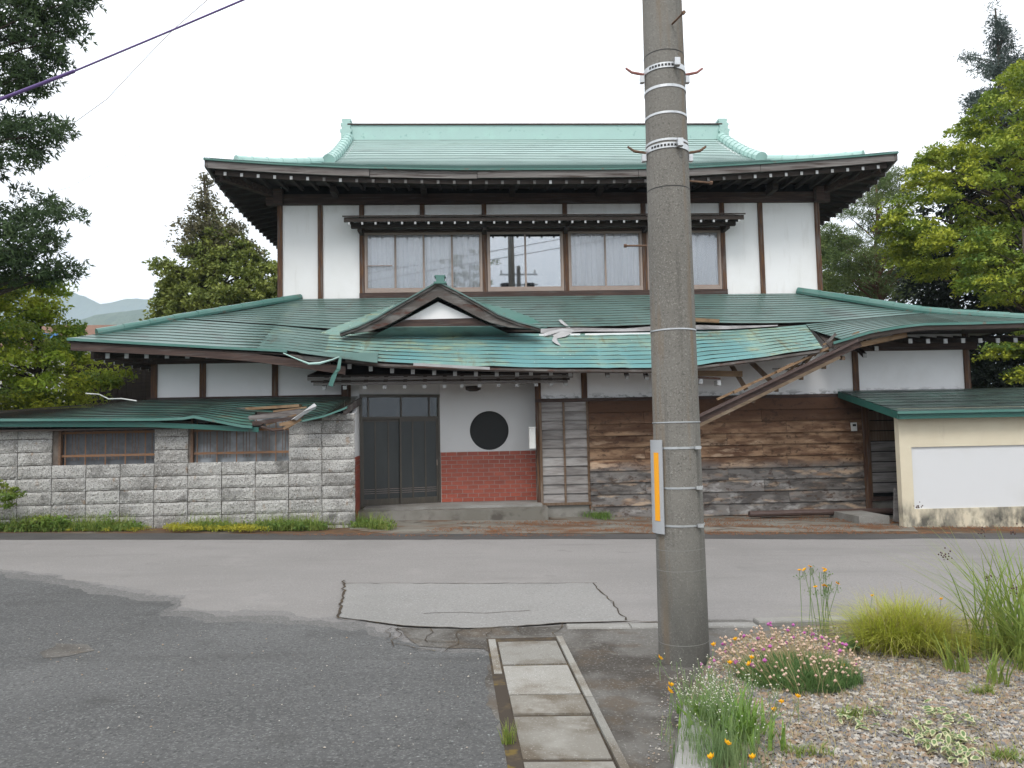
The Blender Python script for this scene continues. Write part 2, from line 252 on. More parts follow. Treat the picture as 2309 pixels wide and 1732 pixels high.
def leaf(name, c1, c2, c3, tr=.35, sc=1.3):
    return mat(name, c1, .65, .25, [(sc, 4, .42, .62, c2, .9), (sc*7, 3, .5, .66, c3, .8)], trans=tr)
lf_yew = leaf('leaf_dark_conifer', (0.05, 0.085, 0.032), (0.075, 0.118, 0.04), (0.034, 0.056, 0.028), .2)
lf_maple = leaf('leaf_maple_yellow', (0.27, 0.36, 0.04), (0.52, 0.53, 0.06), (0.13, 0.22, 0.034), .4)
lf_mapleg = leaf('leaf_maple_green', (0.14, 0.23, 0.045), (0.28, 0.31, 0.055), (0.08, 0.15, 0.035), .35)
lf_con = leaf('leaf_conifer', (0.165, 0.205, 0.045), (0.24, 0.265, 0.055), (0.095, 0.13, 0.032), .2)
lf_rust = leaf('leaf_conifer_sparse', (0.128, 0.120, 0.068), (0.165, 0.150, 0.075), (0.090, 0.083, 0.045), .2)
lf_mapr = leaf('leaf_maple_right', (0.175, 0.245, 0.03), (0.43, 0.45, 0.045), (0.08, 0.14, 0.025), .28, .8)
lf_pine = leaf('leaf_pine', (0.1, 0.15, 0.045), (0.155, 0.19, 0.055), (0.065, 0.1, 0.04), .2)
lf_dark = leaf('leaf_evergreen', (0.024, 0.036, 0.022), (0.036, 0.050, 0.026), (0.017, 0.024, 0.017), .2)
lf_spr = leaf('leaf_spruce', (0.080, 0.109, 0.096), (0.104, 0.136, 0.112), (0.058, 0.077, 0.077), .15)
lf_weed = leaf('leaf_weed', (0.127, 0.218, 0.052), (0.184, 0.276, 0.063), (0.086, 0.149, 0.040), .4, 3)
lf_grass = leaf('leaf_grass', (0.22, 0.3, 0.07), (0.31, 0.34, 0.09), (0.14, 0.22, 0.05), .4, 3)
lf_sedum = leaf('leaf_sedum', (.42, .38, .04), (.32, .33, .04), (.24, .27, .05), .3, 4)
lf_sedge = leaf('leaf_sedge', (.40, .43, .05), (.50, .47, .10), (.16, .23, .04), .4, 5)
lf_straw = leaf('leaf_straw', (.36, .29, .15), (.42, .35, .20), (.25, .20, .10), .3, 6)
lf_thrift = leaf('leaf_thrift', (0.12, 0.21, 0.07), (0.16, 0.26, 0.08), (0.08, 0.15, 0.05), .3, 6)
lf_broad = leaf('leaf_broad', (.20, .30, .06), (.18, .31, .06), (.09, .19, .04), .35, 6)
lf_iris = leaf('leaf_iris', (.20, .27, .06), (.26, .30, .07), (.13, .21, .05), .35, 6)
lf_cream = leaf('leaf_cream', (.60, .58, .36), (.52, .53, .30), (.66, .64, .45), .3, 8)
lf_mid = leaf('leaf_mid_green', (.16, .24, .10), (.22, .28, .12), (.12, .19, .08), .3, 8)
fl_pink = mat('petal_pink', (.52, .13, .40), .7, .2, [(25, 3, .45, .65, (.62, .24, .50), .8)], trans=.3)
fl_spent = mat('petal_spent', (.56, .40, .30), .8, .1, [(25, 3, .45, .65, (.66, .52, .40), .8), (40, 3, .55, .65, (.46, .27, .24), .7)], trans=.2)
fl_yel = mat('petal_yellow', (.86, .47, .015), .6, .2, [(25, 3, .45, .65, (.80, .36, .01), .8)], trans=.3)
fl_white = mat('petal_white', (.72, .70, .60), .7, .2, trans=.3)
fl_seed = mat('seed_head', (.09, .055, .05), .8, .1)
bark_m = mat('bark', (.085, .068, .055), .95, .1, [((8, 8, 2), 5, .45, .65, (.05, .04, .034), .8)], bump=((20, 20, 5), .6, .02))
pbark_m = mat('pine_bark', (.16, .085, .06), .95, .1, [((8, 8, 2), 5, .45, .65, (.09, .055, .045), .8)], bump=((20, 20, 5), .6, .02))
def pebble_mat():
    m = mat('pebble', (.25, .215, .175), .85, .2, [(28, 1, .2, .35, (.16, .158, .16), .9, None, 'voronoi'), (33, 1, .62, .75, (.43, .40, .355), .85, None, 'voronoi'), (37, 1, .70, .8, (.27, .19, .125), .85, None, 'voronoi')]); return m
peb_m = pebble_mat()
def glass_mat(name, tint, refl=.12, dark=False):
    m = bpy.data.materials.new(name); m.use_nodes = True; n = m.node_tree.nodes; L = m.node_tree.links; n.remove(n['Principled BSDF'])
    g = n.new('ShaderNodeBsdfGlossy'); g.inputs['Roughness'].default_value = .02; g.inputs[0].default_value = (.95, .97, 1, 1)
    t = n.new('ShaderNodeBsdfTransparent'); t.inputs[0].default_value = (*tint, 1)
    fr = n.new('ShaderNodeFresnel'); fr.inputs[0].default_value = 1.52; a = n.new('ShaderNodeMath'); a.operation = 'MULTIPLY_ADD'; a.inputs[1].default_value = 1.; a.inputs[2].default_value = refl
    ms = n.new('ShaderNodeMixShader'); L.new(fr.outputs[0], a.inputs[0]); L.new(a.outputs[0], ms.inputs[0]); L.new(t.outputs[0], ms.inputs[1]); L.new(g.outputs[0], ms.inputs[2])
    L.new(ms.outputs[0], n['Material Output'].inputs[0]); return m
glass_m = glass_mat('window_glass', (.97, .98, .99), .03)
glassr_m = glass_mat('reflecting_glass', (.55, .57, .60), .34)
doorg_m = mat('smoked_door_glass', (.030, .034, .035), .30, .45, [((3, 3, 1), 4, .45, .7, (.045, .05, .05), .7)])
glassd_m = glass_mat('dark_glass', (.45, .47, .48), .02)

# ================================================================== ground, street
def poly_sheet(name, pts, mat_, dz, kind='structure', rough=0., seg=.25, thick=0., label=None):
    """pts: ground xy points (world); ragged outline when rough > 0"""
    out = []
    m = len(pts)
    for i in range(m):
        a, b = np.array(pts[i][:2]), np.array(pts[(i+1) % m][:2]); n = max(1, int(np.linalg.norm(b-a)/seg)) if rough else 1
        nv = np.array([-(b-a)[1], (b-a)[0]])/(np.linalg.norm(b-a)+1e-9); nz_ = rng.normal(0, rough, n+4) if rough else np.zeros(n+4); nz_ = nz_*.45+np.convolve(nz_, np.ones(5)/5, 'same')*1.6
        for j in range(n): out.append(a+(b-a)*j/n+(nv*nz_[j+2] if j else 0))
    mb = MB(); P = [(p[0], p[1], gz(p[0])+dz) for p in out]
    if thick: mb.prism([(p[0], p[1], p[2]-thick) for p in P], (0, 0, thick))
    else: mb.add(P, [tuple(range(len(P)))])
    o = mb.build(name, mat_)
    if kind: o['kind'] = kind
    if label: o['label'] = label
    return o
g2 = lambda x, y: G(x, y)[:2]
# base sheet to the horizon
xs = np.array([-6000, -1500, -400, -80, -40, -16, -8, 0, 8, 16, 40, 80, 400, 1500, 6000.]); ys = np.array([-3000, -600, -150, -50, -20, 0, 8, 16, 24, 40, 80, 200, 600, 1500, 6000.])
X_, Y_ = np.meshgrid(xs, ys, indexing='ij'); mb = MB(); mb.grid(np.stack([X_, Y_, gz(X_)-.03], -1)); tag(mb.build('ground', field_m), kind='structure')
rf0, rf1 = g2(0, 1165), g2(2212, 1163)              # far edge of the light road
rd = rf1-rf0; rd /= np.linalg.norm(rd); rn = np.array([-rd[1], rd[0]])
def off(a, t, s): return a+rd*t+rn*s
poly_sheet('verge', [off(rf0, -40, .0), off(rf0, 60, .0), off(rf0, 60, 14), off(rf0, -40, 14)], dirt_m, -.012)
poly_sheet('road', [off(rf0, -45, -7.2), off(rf0, 60, -7.2), rf1+rd*45, off(rf0, 18, .03), off(rf0, 9, .0), off(rf0, 4, -.05), rf0-rd*45], road_m, 0)
poly_sheet('road_edge', [off(rf0, -40, -.06), off(rf0, 0, -.05), off(rf0, 5, -.09), off(rf0, 9, -.05), off(rf0, 40, -.05), off(rf0, 40, .62), off(rf0, 9, .55), off(rf0, 4, .62), off(rf0, 0, .72), off(rf0, -40, .7)], edge_m, .004, rough=.03)
# near lot: darker overlay with a ragged edge
lot = [g2(-900, 1240), g2(-60, 1235), g2(110, 1252), g2(190, 1268), g2(280, 1285), g2(380, 1298), g2(360, 1325), g2(480, 1338), g2(620, 1340), g2(700, 1348), g2(790, 1352), g2(850, 1372), g2(905, 1398), g2(980, 1402), g2(1080, 1404), g2(1100, 1440), g2(1140, 1540), g2(1180, 1659), g2(1230, 1900)]
lot += [np.array([1.2, -25.]), np.array([-40, -25.])]
def shifted(k): return [p+np.array([0, k])*(1 if i < 15 else 0) for i, p in enumerate(lot)]
poly_sheet('lot_edge', shifted(.26), lotc_m, .003, rough=.05, seg=.07)
poly_sheet('lot_edge', shifted(.08), lotb_m, .005, rough=.05, seg=.07)
poly_sheet('parking_lot', shifted(-.14), lot_m, .007, rough=.05, seg=.07)
poly_sheet('pavement', [g2(850, 1360), g2(1010, 1362), g2(1225, 1352), g2(1420, 1345), g2(1600, 1340), g2(1700, 1345), g2(1560, 1420), g2(1500, 1480), g2(1420, 1900), g2(1120, 1900), g2(1100, 1659), g2(1052, 1440), g2(1045, 1404), g2(905, 1398)], pave_m, .009, rough=.022, seg=.07)
poly_sheet('asphalt_patch', [g2(745, 1263), g2(1283, 1262), g2(1355, 1344), g2(1210, 1349), g2(1120, 1356), g2(1010, 1360), g2(880, 1356), g2(800, 1345), g2(733, 1336)], slab_m, .012)
poly_sheet('old_repair', [g2(85, 1412), g2(120, 1392), g2(190, 1395), g2(205, 1408), g2(150, 1420), g2(95, 1424)], pave_m, .010, rough=.02, seg=.08)
def crack(pts, wd, dz=.016, wob=.012):
    P = np.array([g2(*p) for p in pts]); out = [P[0]]
    for a, b in zip(P[:-1], P[1:]):
        n = max(1, int(np.linalg.norm(b-a)/.09))
        for j in range(1, n+1): out.append(a+(b-a)*j/n+(rng.normal(0, wob, 2) if j < n else 0))
    P = np.array(out); t = np.gradient(P, axis=0); t /= np.linalg.norm(t, axis=1)[:, None]+1e-9; nn = np.stack([-t[:, 1], t[:, 0]], -1)
    ww = wd*(.6+.8*rng.random(len(P)))[:, None]/2; A, B = P+nn*ww, P-nn*ww
    g = np.stack([np.column_stack([A, gz(A[:, 0])+dz]), np.column_stack([B, gz(B[:, 0])+dz])], 1)
    mb = MB(); mb.grid(g); return tag(mb.build('crack', crack_m), kind='structure')
crack([(740, 1263), (1000, 1263), (1290, 1262)], .013)
crack([(745, 1256), (738, 1300), (731, 1338)], .022)
crack([(731, 1338), (800, 1346), (870, 1355), (1000, 1361), (1060, 1360), (1140, 1354), (1212, 1349), (1300, 1347), (1420, 1346)], .014)
crack([(1281, 1262), (1312, 1295), (1352, 1343)], .018)
crack([(915, 1329), (1000, 1326), (1050, 1328), (1145, 1322)], .01)
for c in [[(846, 1360), (842, 1380), (830, 1385)], [(930, 1361), (922, 1378), (925, 1393)], [(842, 1380), (900, 1384), (935, 1390), (985, 1391)], [(1000, 1362), (985, 1376), (990, 1395)], [(1060, 1360), (1052, 1380)], [(1120, 1356), (1130, 1375), (1200, 1377), (1215, 1350)], [(835, 1392), (880, 1398), (940, 1410)], [(860, 1360), (850, 1400)], [(990, 1395), (960, 1412)]]: crack(c, .007, wob=.02)
# kerb on the pavement's road side, split by the pole
def kerb_piece(a, b, wd, h, name='kerb', mat_=conc_m):
    a, b = np.array(a), np.array(b); t = (b-a)/np.linalg.norm(b-a); nn = np.array([-t[1], t[0]])*wd; p = [a, b, b+nn, a+nn]
    mb = MB(); z = lambda q, h_: (q[0], q[1], gz(q[0])+h_)
    q2 = [a+nn*.06+t*.006, b+nn*.06-t*.006, b+nn*.94-t*.006, a+nn*.94+t*.006]
    mb.add([z(p[i], -.02) for i in range(4)]+[z(p[i], h-.012) for i in range(4)]+[z(q2[i], h) for i in range(4)],
           [(3, 2, 1, 0)]+[(i, (i+1) % 4, 4+(i+1) % 4, 4+i) for i in range(4)]+[(4+i, 4+(i+1) % 4, 8+(i+1) % 4, 8+i) for i in range(4)]+[(8, 9, 10, 11)])
    return tag(mb.build(name, mat_), kind='structure')
k0, k1 = g2(1225, 1362), g2(1640, 1358)
for i in range(3): kerb_piece(k0+(k1-k0)*i/3+.004, k0+(k1-k0)*(i+1)/3, .14, .022)
k0, k1 = g2(1640, 1356), g2(2400, 1340)
for i in range(6): kerb_piece(k0+(k1-k0)*i/6+.004, k0+(k1-k0)*(i+1)/6, .14, .05)
# covered drain: lids between two side strips
dl0, dl1, dr0, dr1 = g2(1073, 1391), g2(1146, 1745), g2(1203, 1388), g2(1372, 1745)
drain = thing('drain', (.4, 4.5, 0), 'covered street drain of worn concrete lids between two concrete strips', 'drain')
ts = [0, .235, .47, .60, .83, 1.06, 1.30, 1.54]
def lidpt(s, t, dz): p = (dl0+(dl1-dl0)*t)*(1-s)+(dr0+(dr1-dr0)*t)*s; return (p[0], p[1], gz(p[0])+dz)
for i in range(7):
    mb = MB(); h = .020+random.uniform(-.003, .003); a, b = ts[i]+.006, ts[i+1]-.004
    mb.hexa([lidpt(.015, b, -.03), lidpt(.985, b, -.03), lidpt(.985, a, -.03), lidpt(.015, a, -.03), lidpt(.02, b-.002, h), lidpt(.98, b-.002, h), lidpt(.98, a+.002, h), lidpt(.02, a+.002, h)])
    mb.build('lid', lid_m if i < 2 else lidw_m, drain)
for s0, s1, h in ((-.13, -.015, .016), (1.012, 1.11, .030)):
    for a, b in ((-.03, .5), (.505, 1.02), (1.025, 1.54)) if s0 > 0 else ((-.03, .30),):
        mb = MB(); mb.hexa([lidpt(s0, b, -.03), lidpt(s1, b, -.03), lidpt(s1, a, -.03), lidpt(s0, a, -.03), lidpt(s0, b, h), lidpt(s1, b, h), lidpt(s1, a, h), lidpt(s0, a, h)]); mb.build('side_strip', lid_m, drain)
mb = MB(); mb.add([lidpt(-.16, 1.6, .0115), lidpt(1.13, 1.6, .0115), lidpt(1.13, -.045, .0115), lidpt(-.16, -.045, .0115)], [(0, 1, 2, 3)]); mb.build('joint_dirt', crack_m, drain)
# apron in front of the house and entrance step
poly_sheet('apron', [g2(880, 1158), g2(1000, 1152), g2(1500, 1150), g2(1985, 1148), g2(1950, 1110), np.array([8.2, 15.5]), np.array([-2.3, 15.5]), np.array([-2.2, 13.4])], apron_m, -.006, rough=.04, seg=.3)
mb = MB(); mb.box(-2.3, 1.34, 14.75, 16.4, -.15, .20); tag(mb.build('step', conc_wet), kind='structure')
mb = MB(); mb.box(-2.2, 1.25, 15.0, 16.4, .1, .245); tag(mb.build('step', conc_m), kind='structure')
# planting bed
bedp = [g2(1490, 1520), g2(1530, 1440), g2(1600, 1385), g2(1750, 1362), g2(2000, 1350), g2(2450, 1340), g2(2700, 1900), g2(1445, 1900)]
poly_sheet('planting_bed', bedp, soil_m, .045, rough=.02, seg=.2, thick=.06)
ka, kb = g2(1478, 1545), g2(1448, 1760)
kd = (kb-ka)
for i in range(3): kerb_piece(ka+kd*(i*1.0)+kd*.01, ka+kd*((i+1)*1.0), .17, .10, 'bed_kerb')

# ================================================================== the house
YL, YE, YU = 15.4, 15.95, 17.4
house = thing('house', (1.8, 15.4, 0), 'derelict two-storey Japanese house with white plaster walls and sagging green metal roofs', 'house')
def part(mb, name, m, parent=house, **k): return mb.build(name, m, parent, **k)
def bx(name, m, x0, x1, y0, y1, z0, z1, parent=house): return part(MB().box(x0, x1, y0, y1, z0, z1), name, m, parent)
X0, X1 = -6.42, 10.2
# --- ground floor
posts = [xat(333, 820, YL), xat(438, 820, YL), xat(594, 820, YL), xat(751, 820, YL)]
ZR, ZT = 2.46, 3.14
fw = bx('wall', dark_m, X0+.05, -2.55, YL+.06, YL+.18, 0, 3.4)
for a, b in zip(posts[:-1], posts[1:]): bx('plaster_panel', plaster_low, a+.05, b-.05, YL+.02, YL+.06, ZR, 3.3)
for p in posts: bx('post', post_m, p-.058, p+.058, YL-.02, YL+.06, 2.2, 3.3)
bx('rail', beam_m, X0-.02, -2.55, YL-.035, YL+.06, 2.34, ZR)
bx('wall_beam', beam_m, X0-.1, -2.4, YL-.05, YL+.06, ZT-.02, 3.30)
# right half
rp = [xat(1160, 850, YL)+.02, xat(1262, 840, YL), xat(1848, 800, YL), xat(2089, 800, YL)]
ZR2 = 2.305
for a, b in zip(rp[:-1], rp[1:]): bx('plaster_panel', plaster_low, a+.05, b-.05, YL+.02, YL+.06, ZR2, 3.62)
bx('wall', dark_m, rp[0], X1, YL+.06, YL+.18, -.2, 3.6)
for p in rp: bx('post', post_m, p-.058, p+.058, YL-.02, YL+.06, ZR2-.1 if p > 1.5 else .2, 3.55)
bx('rail', beam_m, rp[0]-.06, rp[2]-.06, YL-.04, YL+.06, ZR2-.07, ZR2)
bx('rail', beam_m, rp[2]-.058, X1+.05, YL-.043, YL+.06, ZR2-.02, ZR2+.05)
bx('wall_beam', beam_m, rp[2]-.3, X1+.15, YL-.06, YL+.06, 3.17, 3.38)
# entrance recess
XE0, XE1 = -2.32, 1.20
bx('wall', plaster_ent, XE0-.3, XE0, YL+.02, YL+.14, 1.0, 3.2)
bx('wall', dark_m, XE1+.03, XE1+.06, YL+.05, 16.1, .2, 3.4)
bx('entrance_ceiling', soffit_m, -2.6, 1.3, 15.36, 16.1, 3.02, 3.1)
DXR = xat(951, 1000, YE)
cxw, czw = at(1057, 930, YE)[0], at(1057, 930, YE)[2]; rw = 42*D*YE/F
# plaster wall with a round opening
wx0, wx1, wz0, wz1 = DXR, XE1+.03, zat(1050, 975, YE), 3.05
mb = MB(); ang = sorted(set([i*2*math.pi/56 for i in range(56)]+[math.atan2(z-czw, x-cxw) % (2*math.pi) for x in (wx0, wx1) for z in (wz0, wz1)]))
inn, outp = [], []
for a in ang:
    c, s_ = math.cos(a), math.sin(a); t = min(((wx1 if c > 0 else wx0)-cxw)/c if abs(c) > 1e-6 else 1e9, ((wz1 if s_ > 0 else wz0)-czw)/s_ if abs(s_) > 1e-6 else 1e9)
    inn.append((cxw+rw*c, czw+rw*s_)); outp.append((cxw+t*c, czw+t*s_))
n = len(ang); V = [(x, YE, z) for x, z in inn]+[(x, YE, z) for x, z in outp]+[(x, YE+.10, z) for x, z in inn]
mb.add(V, [(i, (i+1) % n, n+(i+1) % n, n+i) for i in range(n)]+[(2*n+i, 2*n+(i+1) % n, (i+1) % n, i) for i in range(n)])
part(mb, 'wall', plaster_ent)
rwn = thing('round_window', (cxw, YE+.1, czw), None, None, parent=house)
mb = MB(); th = np.linspace(0, 2*math.pi, 48, endpoint=False); mb.add([(cxw+(rw+.03)*math.cos(t), YE+.11, czw+(rw+.03)*math.sin(t)) for t in th], [tuple(range(48))]); part(mb, 'pane', black_m, rwn)
for i in range(-9, 10):
    x = i*rw/9.6; h = math.sqrt(max(rw*rw-x*x, .001)); mb = MB(); mb.box(cxw+x-.007, cxw+x+.007, YE+.07, YE+.085, czw-h, czw+h); part(mb, 'bar', black_m, rwn)
# tile dado: one object per tile
dz0 = .245
dado = bx('tile_dado', grout_m, DXR+.01, XE1+.02, YE-.025, YE+.02, dz0, wz0)
bm0 = MB(); bm0.box(-.102, .102, -.008, .008, -.039, .039); bt = None
nr = 12; rh = (wz0-dz0)/nr
def tiles(x0, x1, yf, z0, par, alt=0):
    global bt
    for r in range(nr):
        x = x0-(.109 if (r+alt) % 2 else 0)
        while x < x1-.01:
            a, b = max(x, x0)+.006, min(x+.218, x1)-.006
            if b-a > .02:
                m_ = MB(); m_.box(a, b, yf-.012, yf+.004, z0+r*rh+.006, z0+(r+1)*rh-.006); part(m_, 'brick', brick_m, par, fix=False)
            x += .218
tiles(DXR+.015, XE1+.015, YE-.026, dz0, dado)
ra, rb = np.array([-2.185, 13.78]), np.array([-2.325, YL+.02]); rt = rb-ra; rl = np.linalg.norm(rt); rt /= rl; rno = np.array([rt[1], -rt[0]])
def rbx(name, m, s0, s1, n0, n1, z0, z1, par=house):
    p = [ra+rt*s0+rno*n0, ra+rt*s1+rno*n0, ra+rt*s1+rno*n1, ra+rt*s0+rno*n1]; mb = MB(); mb.hexa([(q[0], q[1], z0) for q in p]+[(q[0], q[1], z1) for q in p]); return part(mb, name, m, par)
p_ = [ra+rno*-.06, rb+rno*-.06, rb, ra]; mb = MB(); mb.hexa([(q[0], q[1], 1.25) for q in p_]+[(q[0], q[1], z_) for q, z_ in zip(p_, (1.90, 2.36, 2.36, 1.90))]); part(mb, 'wall', plaster)
d2 = rbx('tile_dado', grout_m, 0, rl, -.06, -.004, -.1, 1.25)
for r in range(14):
    x = -.109*(r % 2)
    while x < rl-.02:
        a, b = max(x, 0)+.006, min(x+.218, rl)-.006
        if b-a > .02: rbx('brick', brick_m, a, b, -.01, .008, 1.25-(r+1)*.0865+.006, 1.25-r*.0865-.006, d2)
        x += .218
# sliding entrance door, standing skewed in its opening
A, B = np.array([XE0, YL+.03]), np.array([DXR, YE+.03]); AB = B-A; dw = np.linalg.norm(AB); AB /= dw; NB = np.array([AB[1], -AB[0]])   # NB points outwards
door = thing('door', (A[0], A[1], .2), None, None, parent=house)
def db(name, m, s0, s1, n0, n1, z0, z1, par=door):
    p = [A+AB*s0+NB*n0, A+AB*s1+NB*n0, A+AB*s1+NB*n1, A+AB*s0+NB*n1]; mb = MB(); mb.hexa([(q[0], q[1], z0) for q in p]+[(q[0], q[1], z1) for q in p]); return part(mb, name, m, par)
zd0, zt, zh = .20, 2.40, 1.96
bkg = db('backing', dark_m, 0, dw, -.30, -.25, zd0, zt+.1)
fr = db('door_frame', doorm, 0, .05, -.06, .03, zd0, zt); db('jamb', doorm, dw-.05, dw, -.06, .03, zd0, zt, fr); db('lintel', doorm, 0, dw, -.06, .034, zt, zt+.06, fr)
db('transom_bar', doorm, .05, dw-.05, -.06, .03, zh, zh+.05, fr); db('threshold', doorm, .05, dw-.05, -.06, .04, zd0, zd0+.05, fr)
for a in (.16, dw/2, dw-.24): db('mullion', doorm, a, a+.03, -.05, .02, zh+.05, zt, fr)
trp = []
for a, b in ((.05, .16), (.19, dw/2), (dw/2+.03, dw-.24), (dw-.21, dw-.05)): db('transom_pane', glassd_m, a, b, -.02, -.012, zh+.05, zt)
for k, (a, b, o_) in enumerate(((.05, dw/2+.02, -.05), (dw/2-.02, dw-.05, -.01))):
    pn = db('door_panel', doorg_m, a+.03, b-.03, o_, o_+.006, zd0+.16, zh-.04)
    for q in (a, b-.035): db('stile', doorm, q, q+.035, o_-.012, o_+.02, zd0+.05, zh, pn)
    db('rail', doorm, a, b, o_-.011, o_+.019, zh-.05, zh, pn); db('rail', doorm, a, b, o_-.011, o_+.019, zd0+.05, zd0+.17, pn)
    for i in (1, 2): q = a+(b-a)*i/3-.012; db('mullion', doorm, q, q+.03, o_-.01, o_+.016, zd0+.17, zh-.05, pn)
    for z in (.48, .52, .56): db('grille_bar', alu_m, a+.035, b-.035, o_+.006, o_+.014, z, z+.006, pn)
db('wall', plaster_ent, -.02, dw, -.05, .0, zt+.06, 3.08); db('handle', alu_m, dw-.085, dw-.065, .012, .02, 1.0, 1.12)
# louvred shutter panel
lx0, lx1 = xat(1165, 950, YL), xat(1271, 950, YL); lz0, lz1 = .235, ZR2-.08
lv = thing('louvred_shutter', (lx0, YL, lz0), None, None, parent=house)
bx('panel_back', dark_m, lx0, lx1, YL-.02, YL+.0, lz0, lz1, lv)
for a, b in ((lx0, lx0+.05), ((lx0+lx1)/2-.02, (lx0+lx1)/2+.02), (lx1-.04, lx1)): bx('stile', frame_m, a, b, YL-.085, YL-.02, lz0, lz1, lv)
bx('sill', frame_m, lx0-.03, lx1+.02, YL-.10, YL, lz0-.05, lz0, lv)
for r in range(11):
    z0 = lz0+.0+(lz1-lz0)*r/11; z1 = lz0+(lz1-lz0)*(r+1)/11
    for a, b in ((lx0+.05, (lx0+lx1)/2-.02), ((lx0+lx1)/2+.02, lx1-.04)):
        mb = MB(); mb.hexa([(a, YL-.07, z0), (b, YL-.07, z0), (b, YL-.058, z0), (a, YL-.058, z0), (a, YL-.04, z1+.005), (b, YL-.04, z1+.005), (b, YL-.03, z1+.005), (a, YL-.03, z1+.005)]); part(mb, 'slat', louver_m, lv, fix=False)
bx('foundation', conc_wet, rp[0], 7.9, YL-.05, YL+.1, -.3, .19)
# horizontal board cladding
bx0, bx1 = xat(1273, 1000, YL), xat(1862, 1000, YL); bz0, bz1 = -.10, ZR2-.075
clad = thing('board_cladding', ((bx0+bx1)/2, YL, bz0), None, None, parent=house)
nb = 10
for r in range(nb):
    z0, z1 = bz0+(bz1-bz0)*r/nb, bz0+(bz1-bz0)*(r+1)/nb; cuts = sorted([bx0, bx1]+[bx0+(bx1-bx0)*q for q in ([.5] if r % 3 == 0 else [.33, .72] if r % 3 == 1 else [.2, .63])])
    for a, b in zip(cuts[:-1], cuts[1:]):
        mb = MB(); j = random.uniform(0, .006); mb.hexa([(a+.003, YL-.082-j, z0+.007), (b-.003, YL-.082-j, z0+.007), (b-.003, YL-.05, z0+.007), (a+.003, YL-.05, z0+.007), (a+.003, YL-.056-j, z1+.004), (b-.003, YL-.056-j, z1+.004), (b-.002, YL-.045, z1+.004), (a+.002, YL-.045, z1+.004)])
        part(mb, 'board', board_m, clad, fix=False)
bx('post', post_m, bx1, bx1+.13, YL-.09, YL+.06, -.1, ZR2)
bx('post', post_m, bx0-.03, bx0-.002, YL-.085, YL, .1, ZR2-.08)
# slatted back door in the side porch
sd_ = thing('slatted_door', (8.3, YL, 0), None, None, parent=house)
bx('door_back', dark_m, bx1+.13, 9.2, YL-.03, YL-.005, -.1, ZR2, sd_)
for r in range(9): bx('slat', louver_m if r < 5 else frame_m, bx1+.16, 9.1, YL-.05, YL-.03, .28+.21*r, .28+.21*r+.19, sd_)
for a in (bx1+.13, bx1+.80, bx1+1.45): bx('stile', frame_m, a, a+.035, YL-.07, YL-.05, .2, 2.2, sd_)
bx('threshold', beam_m, bx1+.13, 9.2, YL-.12, YL-.03, .12, .2, sd_)
bx('kick_board', conc_wet, bx1+.13, 9.2, YL-.08, YL-.03, -.15, .12, sd_)
# --- upper floor
UX0, UX1 = -4.40, 8.09; UZ0, UZ1 = 4.72, 6.98
bx('wall', dark_m, UX0+.05, UX1-.05, YU+.6, 25.3, 3.4, 7.7); bx('wall', dark_m, UX0+.05, UX1-.05, YU+.06, YU+.6, 7.0, 7.7); bx('floor_slab', dark_m, UX0+.05, UX1-.05, YU+.06, YU+.6, 3.4, 4.7)
up = [xat(x, 540, YU) for x in (605, 692, 782, 1047, 1222, 1392, 1562, 1645, 1768)]
upx = xat(912, 455, YU)
zhead, zsill = zat(900, 503, YU), zat(900, 632, YU)
for i, (a, b) in enumerate(zip(up[:-1], up[1:])):
    if i in (0, 1, 6, 7): bx('plaster_panel', plaster, a+.05, b-.05, YU+.02, YU+.06, UZ0, UZ1)
    else:
        bx('plaster_panel', plaster, a+.05, b-.05, YU+.02, YU+.06, zhead+.06, UZ1)
for p in up: bx('post', post_m, p-.055, p+.055, YU-.025, YU+.06, UZ0-.02, UZ1)
bx('post', post_m, upx-.055, upx+.055, YU-.022, YU+.06, zhead+.2, UZ1)
bx('wall_beam', beam_m, UX0-.28, UX1+.28, YU-.06, YU+.06, 6.90, 7.14)
bx('beam_end', beam_m, UX0-.07, UX0+.12, YU-.22, YU-.06, 6.88, 7.22); bx('beam_end', beam_m, UX1-.12, UX1+.07, YU-.22, YU-.06, 6.88, 7.22)
bx('window_head', beam_m, up[2]-.05, up[6]+.05, YU-.04, YU+.05, zhead, zhead+.07)
bx('window_sill', beam_m, up[2]-.06, up[6]+.06, YU-.05, YU+.05, UZ0+.0, zsill-.01)
bx('flashing', beam_m, UX0-.02, UX1+.02, YU-.04, YU+.05, 4.64, 4.715)
